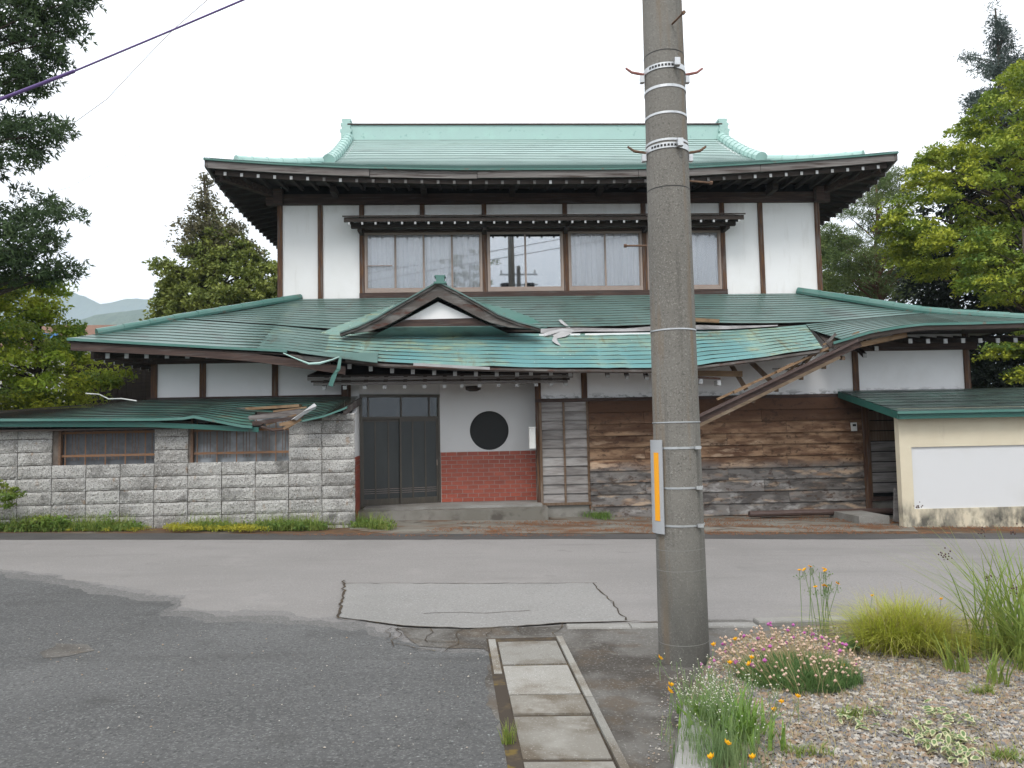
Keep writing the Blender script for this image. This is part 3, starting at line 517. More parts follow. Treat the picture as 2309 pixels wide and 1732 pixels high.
def window(a, b, z0, z1, npane, glass, curtain, label=None):
    w_ = thing('window', ((a+b)/2, YU, z0), label, None, parent=house)
    f = MB(); t = .045
    f.box(a, a+t, YU-.02, YU+.05, z0, z1); f.box(b-t, b, YU-.02, YU+.05, z0, z1); f.box(a+t, b-t, YU-.02, YU+.05, z1-t, z1); f.box(a+t, b-t, YU-.028, YU+.05, z0, z0+.07); part(f, 'frame', alu_m, w_)
    xs_ = np.linspace(a+t, b-t, npane+1)
    for k in range(npane):
        o_ = .012 if k % 2 else 0
        p = MB(); p.box(xs_[k]+.01, xs_[k+1]-.01, YU+.012+o_, YU+.018+o_, z0+.07, z1-t); part(p, 'pane', glass, w_)
        s_ = MB(); s_.box(xs_[k], xs_[k]+.022, YU-.0+o_, YU+.03+o_, z0+.07, z1-t); s_.box(xs_[k+1]-.022, xs_[k+1], YU-.0+o_, YU+.03+o_, z0+.07, z1-t); s_.box(xs_[k]+.022, xs_[k+1]-.022, YU+.0+o_, YU+.03+o_, z0+.07, z0+.11); part(s_, 'sash', alu_m, w_)
    if curtain:
        n = int((b-a)*60); x = np.linspace(a+.02, b-.02, n); yy = YU+.075+.022*np.sin(x*34+np.sin(x*5)*2)+.008*np.sin(x*90)
        cgrid = np.stack([np.column_stack([x, yy, np.full(n, z)]) for z in (z0+.02, z1-.02)], 0); c_ = MB(); c_.grid(cgrid); part(c_, 'curtain', curt_m, w_, smooth=True, fix=False)
    else: bx('room', dark_m, a, b, YU+.5, YU+.55, z0, z1, w_)
    return w_
wz0_, wz1_ = zsill, zhead-.0
w1 = window(up[2]+.06, up[3]-.06, wz0_, wz1_, 4, glass_m, True)
window(up[3]+.06, up[4]-.06, wz0_, wz1_, 2, glassr_m, False, 'uncurtained window reflecting sky, pole and treetop')
window(up[4]+.06, up[5]-.06, wz0_, wz1_, 2, glass_m, True)
window(up[5]+.06, up[6]-.06, wz0_, wz1_, 2, glass_m, True)
a_, b_ = xat(793, 575, YU), xat(848, 575, YU); zz = zat(820, 576, YU)
bx('handrail', alu_m, a_, b_, YU-.05, YU-.03, zz, zz+.02, w1)
# window hood
hx0, hx1 = xat(740, 472, 16.8), xat(1609, 464, 16.8); hz = zat(1100, 466, 16.8)
hood = thing('window_hood', ((hx0+hx1)/2, 17, hz), None, None, parent=house)
mb = MB(); mb.hexa([(hx0, 16.75, hz-.02), (hx1, 16.75, hz-.02), (hx1, YU-.03, hz+.16), (hx0, YU-.03, hz+.16), (hx0, 16.75, hz+.015), (hx1, 16.75, hz+.015), (hx1, YU-.03, hz+.195), (hx0, YU-.03, hz+.195)]); part(mb, 'hood_roof', soffit_m, hood)
bx('hood_fascia', soffit_m, hx0+.03, hx1-.03, 16.78, 16.82, hz-.12, hz-.02, hood)
bx('hood_beam', soffit_m, hx0+.15, hx1-.15, 16.98, 17.08, hz-.20, hz-.08, hood)
nh = 31
for i in range(nh):
    x = hx0+.14+(hx1-hx0-.28)*i/(nh-1); mb = MB(); mb.bar((x, 16.80, hz-.15), (x, YU-.02, hz+.02), .04, .05); r_ = part(mb, 'rafter', soffit_m, hood, fix=False)
    part(MB().box(x-.021, x+.021, 16.777, 16.797, hz-.18, hz-.128), 'rafter_cap', cap_m, r_, fix=False)
for p in (up[2], up[3], up[4], up[5], up[6]): mb = MB(); mb.bar((p, 16.98, hz-.22), (p, YU, hz-.22), .08, .10); part(mb, 'bracket', soffit_m, hood)
# --- upper roof (hip and gable)
EX0, EX1, EY = -5.67, 9.40, 16.2
ep = np.array([at(x, y, EY) for x, y in ((440, 342), (500, 346.5), (600, 353), (750, 360), (1000, 364.5), (1300, 363.5), (1500, 360), (1700, 348), (1850, 336.5), (1940, 328))])
def ze(x): return np.interp(x, ep[:, 0], ep[:, 2])
YB, ZB, ZE0 = 21.4, 10.02, 7.30
def uz(x, t): return ZE0+(ZB-ZE0)*t-.26*np.sin(math.pi*np.minimum(t, 1))*(1-.25*t)+(ze(x)-ZE0)*(1-t)**2
XG0, XG1 = -3.45, 7.16
def uxl(t): return max(EX0, min(EX0+5.2*t, XG0)), max(XG1, EX1-5.2*t)
uroof = thing('upper_roof', (1.8, 18, 7.3), None, None, parent=house)
NR = 24
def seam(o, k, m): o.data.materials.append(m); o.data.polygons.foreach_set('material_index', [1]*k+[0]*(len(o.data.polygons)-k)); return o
for r in range(NR):
    t0, t1 = r/NR, min(1, (r+1)/NR+.008); a0, b0 = uxl(t0); a1, b1 = uxl(t1); n = 40
    s_ = np.linspace(0, 1, n)
    x0, x1 = a0+(b0-a0)*s_, a1+(b1-a1)*s_
    lo = np.column_stack([x0, np.full(n, EY+5.2*t0), uz(x0, t0)+.022]); hi = np.column_stack([x1, np.full(n, EY+5.2*t1), uz(x1, t1)+.002]); lip = lo-np.array([0, -.004, .010])
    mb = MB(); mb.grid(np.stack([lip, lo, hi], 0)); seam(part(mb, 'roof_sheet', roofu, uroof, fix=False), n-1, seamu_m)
# underlay, side hips and rear slope
n = 40; s_ = np.linspace(0, 1, n); rows = []
for t in np.linspace(0, 1, 14): a, b = uxl(t); x = a+(b-a)*s_; rows.append(np.column_stack([x, np.full(n, EY+5.2*t+.01), uz(x, t)-.02]))
part(MB().grid(rows), 'underlay', soffit_m, uroof, fix=False)
rows = [np.column_stack([r_[:, 0], 2*YB-r_[:, 1], r_[:, 2]+.02]) for r_ in rows]; part(MB().grid(rows), 'rear_slope', roofu, uroof, fix=False)
for sgn, ex, xg in ((-1, EX0, XG0), (1, EX1, XG1)):
    rows = []
    for t in np.linspace(0, 1, 9)*(abs(xg-ex)/5.2):
        y = np.linspace(EY+5.2*t, 2*YB-EY-5.2*t, 14); x = ex-sgn*5.2*t; zc = uz(np.array([ex]), 0)[0]
        lift = (zc-ZE0)*(1-t)**2*np.clip(np.abs(y-YB)/5.2, 0, 1)**4
        zz_ = ZE0+(ZB-ZE0)*t-.26*math.sin(math.pi*t)*(1-.25*t)+lift; rows.append(np.column_stack([np.full(14, x), y, zz_+.012]))
    part(MB().grid(rows), 'hip_slope', roofu, uroof, fix=False)
    tb = abs(xg-ex)/5.2; zb = float(uz(np.array([xg]), tb)[0])
    mb = MB(); mb.add([(xg+sgn*-.25, EY+5.2*tb, zb-.05), (xg+sgn*-.25, 2*YB-EY-5.2*tb, zb-.05), (xg+sgn*-.25, YB, ZB)], [(0, 1, 2)]); part(mb, 'gable_wall', plaster, uroof)
# ridge
rz = ZB
bx('ridge_box', trim_m, XG0+.02, XG1-.02, YB-.16, YB+.16, rz-.12, rz+.33, uroof)
bx('ridge_cap', beam_m, XG0-.02, XG1+.02, YB-.20, YB+.20, rz+.33, rz+.365, uroof)
for x, s_ in ((XG0-.06, -1), (XG1+.06, 1)):
    mb = MB(); w_ = .11
    for z0, z1, hw, yo in ((rz-.15, rz+.12, .13, .24), (rz+.12, rz+.20, .16, .22), (rz+.20, rz+.32, .12, .2), (rz+.32, rz+.39, .15, .18), (rz+.39, rz+.47, .11, .15), (rz+.47, rz+.53, .13, .13)): mb.box(x-hw, x+hw, YB-yo, YB+yo, z0, z1)
    part(mb, 'ridge_end_ornament', trim_m, uroof)
def caps(path, rad, nseg, name, m, par, endcap=True):
    path = np.asarray(path, float); d = np.linalg.norm(np.diff(path, axis=0), axis=1); cum = np.r_[0, np.cumsum(d)]; Lt = cum[-1]
    def pt(s): return np.array([np.interp(s, cum, path[:, k]) for k in range(3)])
    for i in range(nseg):
        s0, s1 = Lt*i/nseg, Lt*(i+1)/nseg+.03; a, b = pt(s0), pt(min(s1, Lt)); t = b-a; t /= np.linalg.norm(t); sd2 = np.cross(t, (0, 0, 1)); sd2 /= np.linalg.norm(sd2); u = np.cross(sd2, t)
        th = np.linspace(-.6, math.pi+.6, 9); ring = []
        for p, rr in ((a, rad*1.06), (b, rad*.94)): ring.append([p+sd2*math.cos(q)*rr+u*math.sin(q)*rr for q in th])
        mb = MB(); mb.grid(np.array(ring)); nn = 9
        mb.add(ring[0], [tuple(range(9))]); mb.add(ring[1], [tuple(range(9))]); part(mb, name, m, par, fix=False)
for sgn, ex, xg in ((-1, EX0, XG0), (1, EX1, XG1)):
    tb = abs(xg-ex)/5.2
    p = [(xg, EY+5.2*t, float(uz(np.array([xg]), t)[0])+.05) for t in np.linspace(tb-.02, .985, 12)]; caps(p, .15, 11, 'descending_ridge_cap', trim_m, uroof)
    p = [(ex-sgn*5.2*t, EY+5.2*t, float(uz(np.array([ex-sgn*5.2*t]), t)[0])+.03) for t in np.linspace(.10, tb-.03, 8)]; caps(p, .11, 6, 'hip_ridge_cap', trim_m, uroof)
# eave: fascia boards, rafters, soffit, hip rafters
xx = np.linspace(EX0+.02, EX1-.02, 46)
def strip(xa, xb, y0, y1, zt, zb, name, m, par, n=12, zf=None):
    x = np.linspace(xa, xb, n); z = ze(x) if zf is None else zf(x)
    q = [np.column_stack([x, np.full(n, y0), z+zb]), np.column_stack([x, np.full(n, y0), z+zt]), np.column_stack([x, np.full(n, y1), z+zt]), np.column_stack([x, np.full(n, y1), z+zb])]
    mb = MB(); mb.grid(np.stack(q+[q[0]], 0)); mb.add([q[k][0] for k in range(4)], [(0, 1, 2, 3)]); mb.add([q[k][-1] for k in range(4)], [(0, 1, 2, 3)]); return part(mb, name, m, par)
strip(EX0, EX1, EY-.02, EY+.03, .0, -.035, 'metal_edge', trimg, uroof, 40)
for k, (a, b) in enumerate(((EX0+.03, -2.2), (-2.19, .1), (.11, 3.6), (3.61, 6.3), (6.31, EX1-.03))): strip(a, b, EY+(.02 if k != 1 else .045), EY+.07, -.035, -.19 if k != 1 else -.20, 'fascia_board', fascia_m, uroof)
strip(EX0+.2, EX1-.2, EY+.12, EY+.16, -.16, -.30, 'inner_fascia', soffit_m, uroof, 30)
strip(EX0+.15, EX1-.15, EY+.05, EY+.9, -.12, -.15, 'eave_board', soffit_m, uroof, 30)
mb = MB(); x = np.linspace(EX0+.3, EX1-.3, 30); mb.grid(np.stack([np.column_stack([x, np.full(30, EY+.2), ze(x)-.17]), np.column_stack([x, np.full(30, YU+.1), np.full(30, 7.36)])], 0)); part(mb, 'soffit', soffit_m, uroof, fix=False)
NRf = 42
for i in range(NRf):
    x = EX0+.42+(EX1-EX0-.84)*i/(NRf-1); z = float(ze(np.array([x]))[0])-.27; f = min(1, max(0, (x-EX0-1.2)/.6, 0)) if x < 0 else 1
    yb = min(YU, EY+max(.25, min(x-EX0, EX1-x)))
    zb = z+(7.27-z)*(yb-EY-.1)/(YU-EY-.1)
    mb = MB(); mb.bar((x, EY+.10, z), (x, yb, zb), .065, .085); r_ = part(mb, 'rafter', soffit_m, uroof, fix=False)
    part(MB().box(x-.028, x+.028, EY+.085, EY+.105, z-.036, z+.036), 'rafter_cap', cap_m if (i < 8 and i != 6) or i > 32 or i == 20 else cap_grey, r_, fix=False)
for sgn, ex in ((-1, EX0), (1, EX1)):
    zc = float(ze(np.array([ex]))[0]); mb = MB(); mb.bar((ex-sgn*.28, EY+.28, zc-.30), (ex-sgn*1.5, EY+1.5, 7.12), .14, .17); part(mb, 'hip_rafter', beam_m, uroof)
    # side eave: fascia, soffit and rafters running back
    y = np.linspace(EY, 2*YB-EY, 24); lift = (zc-ZE0)*np.clip(np.abs(y-YB)/5.2, 0, 1)**4; zs = ZE0+lift
    q = [np.column_stack([np.full(24, ex-sgn*d_), y, zs+h]) for d_, h in ((.02, -.19), (.02, .0), (.07, .0), (.07, -.19))]
    mb = MB(); mb.grid(np.stack(q+[q[0]], 0)); part(mb, 'fascia_board', fascia_m, uroof)
    ys_ = np.linspace(EY+.3, 2*YB-EY-.3, 24); mb = MB(); wxs = UX0 if sgn < 0 else UX1
    mb.grid(np.stack([np.column_stack([np.full(24, ex-sgn*.1), ys_, np.interp(ys_, y, zs)-.15]), np.column_stack([np.full(24, wxs), ys_, np.full(24, 7.36)])], 0)); part(mb, 'soffit', soffit_m, uroof, fix=False)
    for i in range(28):
        yy = EY+.42+i*.345; z = float(np.interp(yy, y, zs))-.27; reach = min(abs(wxs-ex), max(.25, yy-EY))
        mb = MB(); mb.bar((ex-sgn*.10, yy, z), (ex-sgn*reach, yy, z+(7.27-z)*reach/abs(wxs-ex)), .065, .085); r_ = part(mb, 'rafter', soffit_m, uroof, fix=False)
        part(MB().box(min(ex-sgn*.085, ex-sgn*.105), max(ex-sgn*.085, ex-sgn*.105), yy-.034, yy+.034, z-.044, z+.044), 'rafter_cap', cap_m, r_, fix=False)
for i in range(6):
    x = UX0+1.3+i*2.0; mb = MB(); mb.bar((x, 16.9, 7.12), (x, YU, 7.12), .12, .14); part(mb, 'bracket', soffit_m, uroof)

# --- lower roof, broken along the middle of its front slope
lroof = thing('lower_roof', (1.8, 15.8, 3.5), None, None, parent=house)
YT, YBK, YEV = 17.36, 15.55, 14.22
def curve(pts, Y): P = np.array([at(x, y, Y) for x, y in pts]); return lambda x: np.interp(x, P[:, 0], P[:, 2])
zT = lambda x: 4.74+0*x
zUB = curve([(400, 690), (600, 703), (720, 712), (850, 711), (1000, 709), (1173, 708), (1318, 706), (1398, 703), (1508, 698), (1649, 700), (1780, 697), (1900, 686), (2000, 678), (2212, 668)], YBK)
zLT = curve([(400, 691), (600, 704), (720, 716), (850, 719), (1000, 720), (1173, 721), (1318, 719), (1398, 717), (1574, 713), (1682, 707), (1780, 698.5), (1900, 687), (2000, 679), (2212, 669)], YBK-.03)
zLB = curve([(100, 731), (145, 732), (300, 741), (450, 749), (610, 757), (700, 769), (820, 784), (1010, 792), (1200, 796), (1400, 797), (1510, 790), (1650, 772), (1775, 754), (1850, 742)], YEV)
zRB = curve([(1740, 748), (1795, 742), (1880, 717), (1950, 705), (1995, 700), (2100, 698), (2300, 692), (2500, 688)], YEV)
HL0, HL1 = at(650, 645, YT)[0], at(145, 732, YEV)[0]; HR0, HR1 = at(1727, 625, YT)[0], 10.95
hipl = lambda Y: HL0+(HL1-HL0)*(YT-Y)/(YT-YEV); hipr = lambda Y: HR0+(HR1-HR0)*(YT-Y)/(YT-YEV)
def lrow(Ya, za, Yb, zb, xa0, xa1, xb0, xb1, m, name='roof_sheet', n=110, lip=.019, slant=0.):
    s_ = np.linspace(0, 1, n); xu, xd = xa0+(xa1-xa0)*s_, xb0+(xb1-xb0)*s_
    wob = lambda x, k: (np.interp(x, KX, KV)+.35*np.interp(x+k*.11, KX, KW))*np.interp(x, [-5, -3.2, 6.2, 7.6], [.12, 1, 1, .2])*np.clip((16.2-Yb)/1.4, .1, 1)
    hi = np.column_stack([xu, np.full(n, Ya), za(xu)+.003]); lo = np.column_stack([xd, np.full(n, Yb), zb(xd)+lip+wob(xd, Yb*5)]); lp = lo-np.array([0, -.004, .009])
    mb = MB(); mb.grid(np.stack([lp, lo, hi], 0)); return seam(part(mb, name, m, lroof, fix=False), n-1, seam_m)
KX = np.sort(rng.uniform(-9, 12, 70)); KV = rng.normal(0, .007, 70); KW = rng.normal(0, .007, 70)
mixf = lambda f, g, t: (lambda x: f(x)*(1-t)+g(x)*t)
NU = 13
for r in range(NU):
    t0, t1 = max(0, r/NU-.03), (r+1)/NU; Ya, Yb = YT+(YBK-YT)*t0, YT+(YBK-YT)*t1
    lrow(Ya, mixf(zT, zUB, t0), Yb, mixf(zT, zUB, t1), hipl(Ya), hipr(Ya), hipl(Yb), hipr(Yb), roofl)
NL = 9; XS0, XS1 = at(1760, 722, 15)[0]+.05, at(1777, 754, YEV)[0]
XM = at(700, 740, 14.8)[0]
for r in range(NL):
    t0, t1 = max(0, r/NL-.035), (r+1)/NL; Ya, Yb = YBK-.03+(YEV-YBK+.03)*t0, YBK-.03+(YEV-YBK+.03)*t1
    fa, fb = mixf(zLT, zLB, t0), mixf(zLT, zLB, t1)
    xs_a, xs_b = XS0+(XS1-XS0)*t0, XS0+(XS1-XS0)*t1
    mid = XM+.12*r/NL
    lrow(Ya, fa, Yb, fb, hipl(Ya), mid+.01, hipl(Yb), mid+.01, roofl if r < 6 else roofl)
    x9 = at(820, 780, YEV)[0]
    lrow(Ya, fa, Yb, fb, mid, xs_a, mid, xs_b, roofc)
    ga, gb = mixf(zLT, zRB, t0), mixf(zLT, zRB, t1); xr = at(1758, 722, 15)[0]; xra, xrb = xr+.28*t0-.1, xr+.28*t1-.1
    if r < 3: xra, xrb = xs_a, xs_b
    lrow(Ya, (lambda f: lambda x: f(x)+.012)(ga), Yb, (lambda f: lambda x: f(x)+.012)(gb), xra, hipr(Ya), xrb, hipr(Yb), roofl)
# boarding beneath, left and right side slopes
n = 60; s_ = np.linspace(0, 1, n)
def under(fT, fB, Ya, Yb, xa0, xa1, xb0, xb1, nm='sheathing', m=soffit_m, d=.035):
    rows = []
    for t in np.linspace(0, 1, 6): Y = Ya+(Yb-Ya)*t; x = (xa0+(xb0-xa0)*t)+((xa1+(xb1-xa1)*t)-(xa0+(xb0-xa0)*t))*s_; rows.append(np.column_stack([x, np.full(n, Y), fT(x)*(1-t)+fB(x)*t-d-.02]))
    mb = MB(); mb.slab(np.stack(rows, 0), (0, 0, -.025)); part(mb, nm, m, lroof, fix=False)
under(zT, zUB, YT, YBK+.02, hipl(YT), hipr(YT), hipl(YBK), hipr(YBK))
under(zLT, zLB, YBK-.05, YEV+.03, hipl(YBK), XS0, hipl(YEV), XS1-.05)
under(zLT, zRB, YBK-.05, YEV+.03, XS0+.1, hipr(YBK), XS1+.15, hipr(YEV))
for sgn, h0, h1 in ((-1, HL0, HL1), (1, HR0, HR1)):
    zc = float((zLB if sgn < 0 else zRB)(np.array([h1]))[0]); mb = MB(); mb.slab(np.array([[(h0, YT, 4.74), (h1, YEV, zc)], [(h0, 25, 4.74), (h1, 27, zc)]]), (0, 0, -.04)); part(mb, 'side_slope', roofl, lroof)
p = [(h, Y, z) for h, Y, z in ((hipl(YT), YT, 4.775), (hipl(YBK), YBK, float(zUB(np.array([hipl(YBK)]))[0])+.03), (hipl(14.55), 14.55, float(mixf(zLT, zLB, .75)(np.array([hipl(14.55)]))[0])+.03))]
p = [p[2], ((p[1][0]+p[2][0])/2, (p[1][1]+p[2][1])/2, (p[1][2]+p[2][2])/2-.005), p[1], p[0]]; caps(p, .085, 9, 'hip_ridge_cap', trimg, lroof)
p = [(hipr(14.25), 14.25, float(zRB(np.array([hipr(14.25)]))[0])+.03), (hipr(15), 15, float(mixf(zLT, zRB, .41)(np.array([hipr(15)]))[0])+.03), (hipr(YBK), YBK, float(zUB(np.array([hipr(YBK)]))[0])+.03), (hipr(YT)-.05, YT, 4.79)]; caps(p, .10, 9, 'hip_ridge_cap', trimg, lroof)
# eave timbers, left (bending down to the break) and right
zfl = curve([(145, 739), (400, 752), (540, 763), (640, 776), (745, 792)], YEV+.05)
strip(HL1+.05, at(745, 790, YEV)[0], YEV+.03, YEV+.08, 0, -.15, 'fascia_board', beam_m, lroof, 24, zfl)
strip(HL1, at(620, 760, YEV)[0], YEV-.015, YEV+.03, .018, -.03, 'metal_edge', trimg, lroof, 24, zLB)
strip(at(1800, 742, YEV)[0], HR1, YEV+.0, YEV+.05, -.01, -.12, 'fascia_board', soffit_m, lroof, 24, zRB)
strip(at(1800, 742, YEV)[0], HR1, YEV-.02, YEV+.0, .02, -.03, 'metal_edge', trimg, lroof, 24, zRB)
strip(at(745, 780, YEV)[0], XS1-.05, YEV+.02, YEV+.05, -.01, -.055, 'broken_edge_board', bargem, lroof, 40, zLB)
mb = MB(); x = np.linspace(HL1+.2, at(745, 790, YEV)[0], 12); mb.grid(np.stack([np.column_stack([x, np.full(12, YEV+.1), zfl(x)-.1]), np.column_stack([x, np.full(12, YL), np.full(12, 3.36)])], 0)); part(mb, 'soffit', soffit_m, lroof, fix=False)
mb = MB(); x = np.linspace(at(1830, 742, YEV)[0], HR1, 12); mb.grid(np.stack([np.column_stack([x, np.full(12, YEV+.1), zRB(x)-.12]), np.column_stack([x, np.full(12, YL), np.full(12, 3.5)])], 0)); part(mb, 'soffit', soffit_m, lroof, fix=False)
def raf(x, y, Y, zw, m=soffit_m, par=lroof, Yw=YL, wd=.065):
    p = at(x, y, Y); mb = MB(); mb.bar((p[0], Y, p[2]), (p[0], Yw, zw), wd, .085); r_ = part(mb, 'rafter', m, par, fix=False)
    part(MB().box(p[0]-wd/2-.003, p[0]+wd/2+.003, Y-.018, Y+.004, p[2]-.045, p[2]+.045), 'rafter_cap', cap_m, r_, fix=False)
for x, y in ((233, 769), (274, 769), (317, 769), (361, 769), (405, 769), (449, 769), (493, 770), (536, 773)): raf(x, y, 14.45, 3.28)
for x, y in ((755, 792), (801, 797), (847, 801), (892, 803), (938, 805), (983, 807), (1028, 808), (1073, 808), (1117, 808), (1147, 806), (1190, 806), (1232, 808), (710, 788)): raf(x, y, 14.5, 3.3)
for x, y in ((1313, 812), (1355, 814), (1397, 816), (1440, 818)): raf(x, y, 14.6, 3.3)
for x, y in ((1966, 737), (2004, 737), (2042, 737), (2080, 736), (2117, 736), (2155, 736), (2193, 735), (2231, 735), (2269, 735)): raf(x, y, 14.6, 3.42)
raf(1893, 753, 14.8, 3.4); raf(1868, 768, 15.0, 3.3)
zc = float(zLB(np.array([HL1]))[0]); mb = MB(); mb.bar((HL1+.3, YEV+.3, zc-.26), (-6.3, YL, 3.2), .13, .16); part(mb, 'hip_rafter', beam_m, lroof)
for i in range(9):   # left side rafters
    mb = MB(); yy = 14.75+i*.4; mb.bar((HL1+.25, yy, 3.18), (-6.4, yy, 3.3), .065, .085); r_ = part(mb, 'rafter', soffit_m, lroof, fix=False); part(MB().box(HL1+.232, HL1+.252, yy-.035, yy+.035, 3.135, 3.225), 'rafter_cap', cap_m, r_, fix=False)
# gable dormer over the entrance
YG = 14.95
dorm = thing('entrance_gable', at(945, 700, YG), None, None, parent=house)
def pg(pts, Y): return [tuple(at(x, y, Y)) for x, y in pts]
Lt = [(946, 611), (905, 635), (860, 661), (815, 688), (775, 707), (735, 721)]; Lb = [(742, 722), (795, 716), (828, 706), (860, 690), (905, 664), (946, 641)]
Rt = [(946, 611), (988, 632), (1030, 655), (1075, 681), (1120, 698), (1166, 710)]; Rb = [(1150, 711), (1100, 707), (1060, 697), (1030, 684), (990, 662), (946, 641)]
part(MB().prism(pg(Lt+Lb, YG), (0, .07, 0)), 'bargeboard', bargem, dorm); part(MB().prism(pg(Rt+Rb, YG), (0, .07, 0)), 'bargeboard', bargem, dorm)
# moulding along the top of each bargeboard and the dormer's own roof
def sweep(top, Y0, dz0_, dz1_, Yf, name, m):
    P = np.array([at(x, y, YG) for x, y in top]); a = P+np.array([0, Y0-YG, dz0_]); b = P+np.array([0, Y0-YG, dz1_]); c = P.copy(); c[:, 1] = Yf(P); c[:, 2] += dz1_; d_ = c-np.array([0, 0, dz1_-dz0_])
    mb = MB(); mb.grid(np.stack([a, b, c, d_, a], 0)); part(mb, name, m, dorm)
yback = lambda P: np.clip(YT-(4.74-P[:, 2])/.47+.1, YG+.2, 17.3)
for tp in (Lt, Rt): sweep(tp, YG-.07, .0, .028, yback, 'dormer_roof', roofl); sweep(tp, YG-.04, -.05, -.002, lambda P: np.full(len(P), YG+.12), 'moulding', bargem)
part(MB().prism(pg([(872, 692), (946, 652), (1024, 688)], YG+.16), (0, .05, 0)), 'plaster_panel', plaster, dorm)
part(MB().prism(pg([(845, 706), (872, 691), (1024, 687), (1050, 700), (1062, 704)], YG+.12), (0, .05, 0)), 'tie_beam', beam_m, dorm)
mb = MB(); q = at(951, 612, YG); x, z = q[0], q[2]
for z0, z1, h0, h1 in ((-.02, .02, .13, .12), (.02, .12, .075, .085), (.12, .145, .11, .10)): mb.hexa([(x-h0, YG-.09, z+z0), (x+h0, YG-.09, z+z0), (x+h0, YG+.14, z+z0), (x-h0, YG+.14, z+z0), (x-h1, YG-.09, z+z1), (x+h1, YG-.09, z+z1), (x+h1, YG+.14, z+z1), (x-h1, YG+.14, z+z1)])
part(mb, 'ridge_ornament', trimg, dorm)
mb = MB(); mb.box(x-.07, x+.07, YG+.14, 16.8, z-.02, z+.08); part(mb, 'dormer_ridge', trimg, dorm)
# flashing sheets lying on the roof along the dormer
def on_roof(x, y, lift=.03):
    d = ray(x, y); lo_, hi_ = 14.3, 17.3
    def f(Y):
        P = CAM+d*(Y/d[1]); X = np.array([P[0]])
        z = zT(X)+(zUB(X)-zT(X))*(YT-Y)/(YT-YBK) if Y > YBK else zLT(X)+(zLB(X)-zLT(X))*(YBK-Y)/(YBK-YEV)
        return P[2]-float(z[0])-lift
    for _ in range(40):
        m_ = (lo_+hi_)/2
        if f(m_)*f(hi_) <= 0: lo_ = m_
        else: hi_ = m_
    return CAM+d*((lo_+hi_)/2/d[1])
P = np.array([[at(x, y, YG+.10) for x, y in ((845, 706), (950, 705), (1062, 704))], [on_roof(x, y, .02) for x, y in ((800, 727), (950, 727), (1105, 724))]]); part(MB().slab(P, (0, 0, -.012)), 'apron_flashing', roofl, dorm)
for pts in ([(692, 719), (730, 704), (790, 681), (880, 648), (885, 650), (820, 688), (775, 709), (738, 723)], [(1030, 652), (1100, 668), (1150, 687), (1182, 707), (1172, 709), (1120, 700), (1075, 684), (1030, 657)]):
    P = np.array([on_roof(*q) for q in pts]); m_ = len(P)//2; mb = MB(); mb.slab(np.stack([P[:m_], P[m_:][::-1]], 0), (0, 0, -.012)); part(mb, 'valley_flashing', trimg if pts[0][0] > 900 else roofc, lroof)
# --- entrance canopy under the broken eave
cx0, cx1 = xat(664, 820, 14.75), xat(1238, 812, 14.75); YC = 14.75
czl, czr = zat(664, 812, YC), zat(1238, 806, YC); zf_c = lambda x: czl+(czr-czl)*(x-cx0)/(cx1-cx0)
can = thing('entrance_canopy', ((cx0+cx1)/2, YC, czl), None, None, parent=house)
mb = MB(); mb.hexa([(cx0, YC, czl-.03), (cx1, YC, czr-.03), (cx1-.15, YL, czr+.20), (cx0+.25, YL, czl+.20), (cx0, YC, czl+.01), (cx1, YC, czr+.01), (cx1-.15, YL, czr+.24), (cx0+.25, YL, czl+.24)]); part(mb, 'canopy_roof', soffit_m, can)
for dz_, h, yo, m in ((-.035, .05, 0, fascia_m), (-.09, .035, .03, soffit_m), (-.13, .05, .05, fascia_m)):
    mb = MB(); a, b = cx0+yo*2, cx1-yo*2; mb.hexa([(a, YC+yo, zf_c(a)+dz_-h), (b, YC+yo, zf_c(b)+dz_-h), (b, YC+yo+.05, zf_c(b)+dz_-h), (a, YC+yo+.05, zf_c(a)+dz_-h), (a, YC+yo, zf_c(a)+dz_), (b, YC+yo, zf_c(b)+dz_), (b, YC+yo+.05, zf_c(b)+dz_), (a, YC+yo+.05, zf_c(a)+dz_)]); part(mb, 'canopy_fascia', m, can)
for x in (700, 745, 788, 831, 874, 917, 960, 998, 1036, 1077, 1117, 1158, 1190, 1222): raf(x, 837-(x-700)*.016, 14.87, 2.98, par=can)
bx('canopy_post', post_m, -2.66, -2.52, YL-.06, YL+.04, 2.36, 3.2, can)
mb = MB(); q = at(1022, 836, 15.2); mb.tube([(q[0], 15.3, q[2]+.02), (q[0], 15.3, q[2]-.05), (q[0], 15.3, q[2]-.08)], [.16, .15, .08], 16); part(mb, 'ceiling_lamp', soffit_m, can, smooth=True)

# ================================================================== broken pieces lying on or hanging from the house
def loose(name, mb, m, label, cat, group=None, **k): return tag(mb.build(name, m, None, base=True, **k), label, cat, group)
# fallen eave beam hanging diagonally on the right
fb = thing('fallen_eave_beam', at(1690, 815, 14.3), 'long fallen eave beam hanging diagonally across the white wall beside the pole', 'beam')
a, b = at(1440, 942, 14.05), at(1858, 742, 14.3)
d_ = (b-a)/np.linalg.norm(b-a); upv = np.cross(np.cross(d_, (0, 0, 1)), d_); upv /= np.linalg.norm(upv)
mb = MB(); mb.bar(a, b, .05, .11); mb.build('fascia_board', beam_m, fb)
mb = MB(); mb.bar(a+upv*.08+(0, -.03, 0), b+upv*.08+(0, -.03, 0), .09, .045); mb.build('gutter_edge', pipe_m, fb)
mb = MB(); mb.bar(a-upv*.085, b-upv*.065-d_*.5, .06, .06); mb.build('batten', mat('worn_batten', (.17, .125, .085), .85, .15, [((3, 20, 20), 5, .42, .65, (.10, .075, .055), .8), ((2, 9, 9), 5, .55, .68, (.25, .20, .15), .7)]), fb)
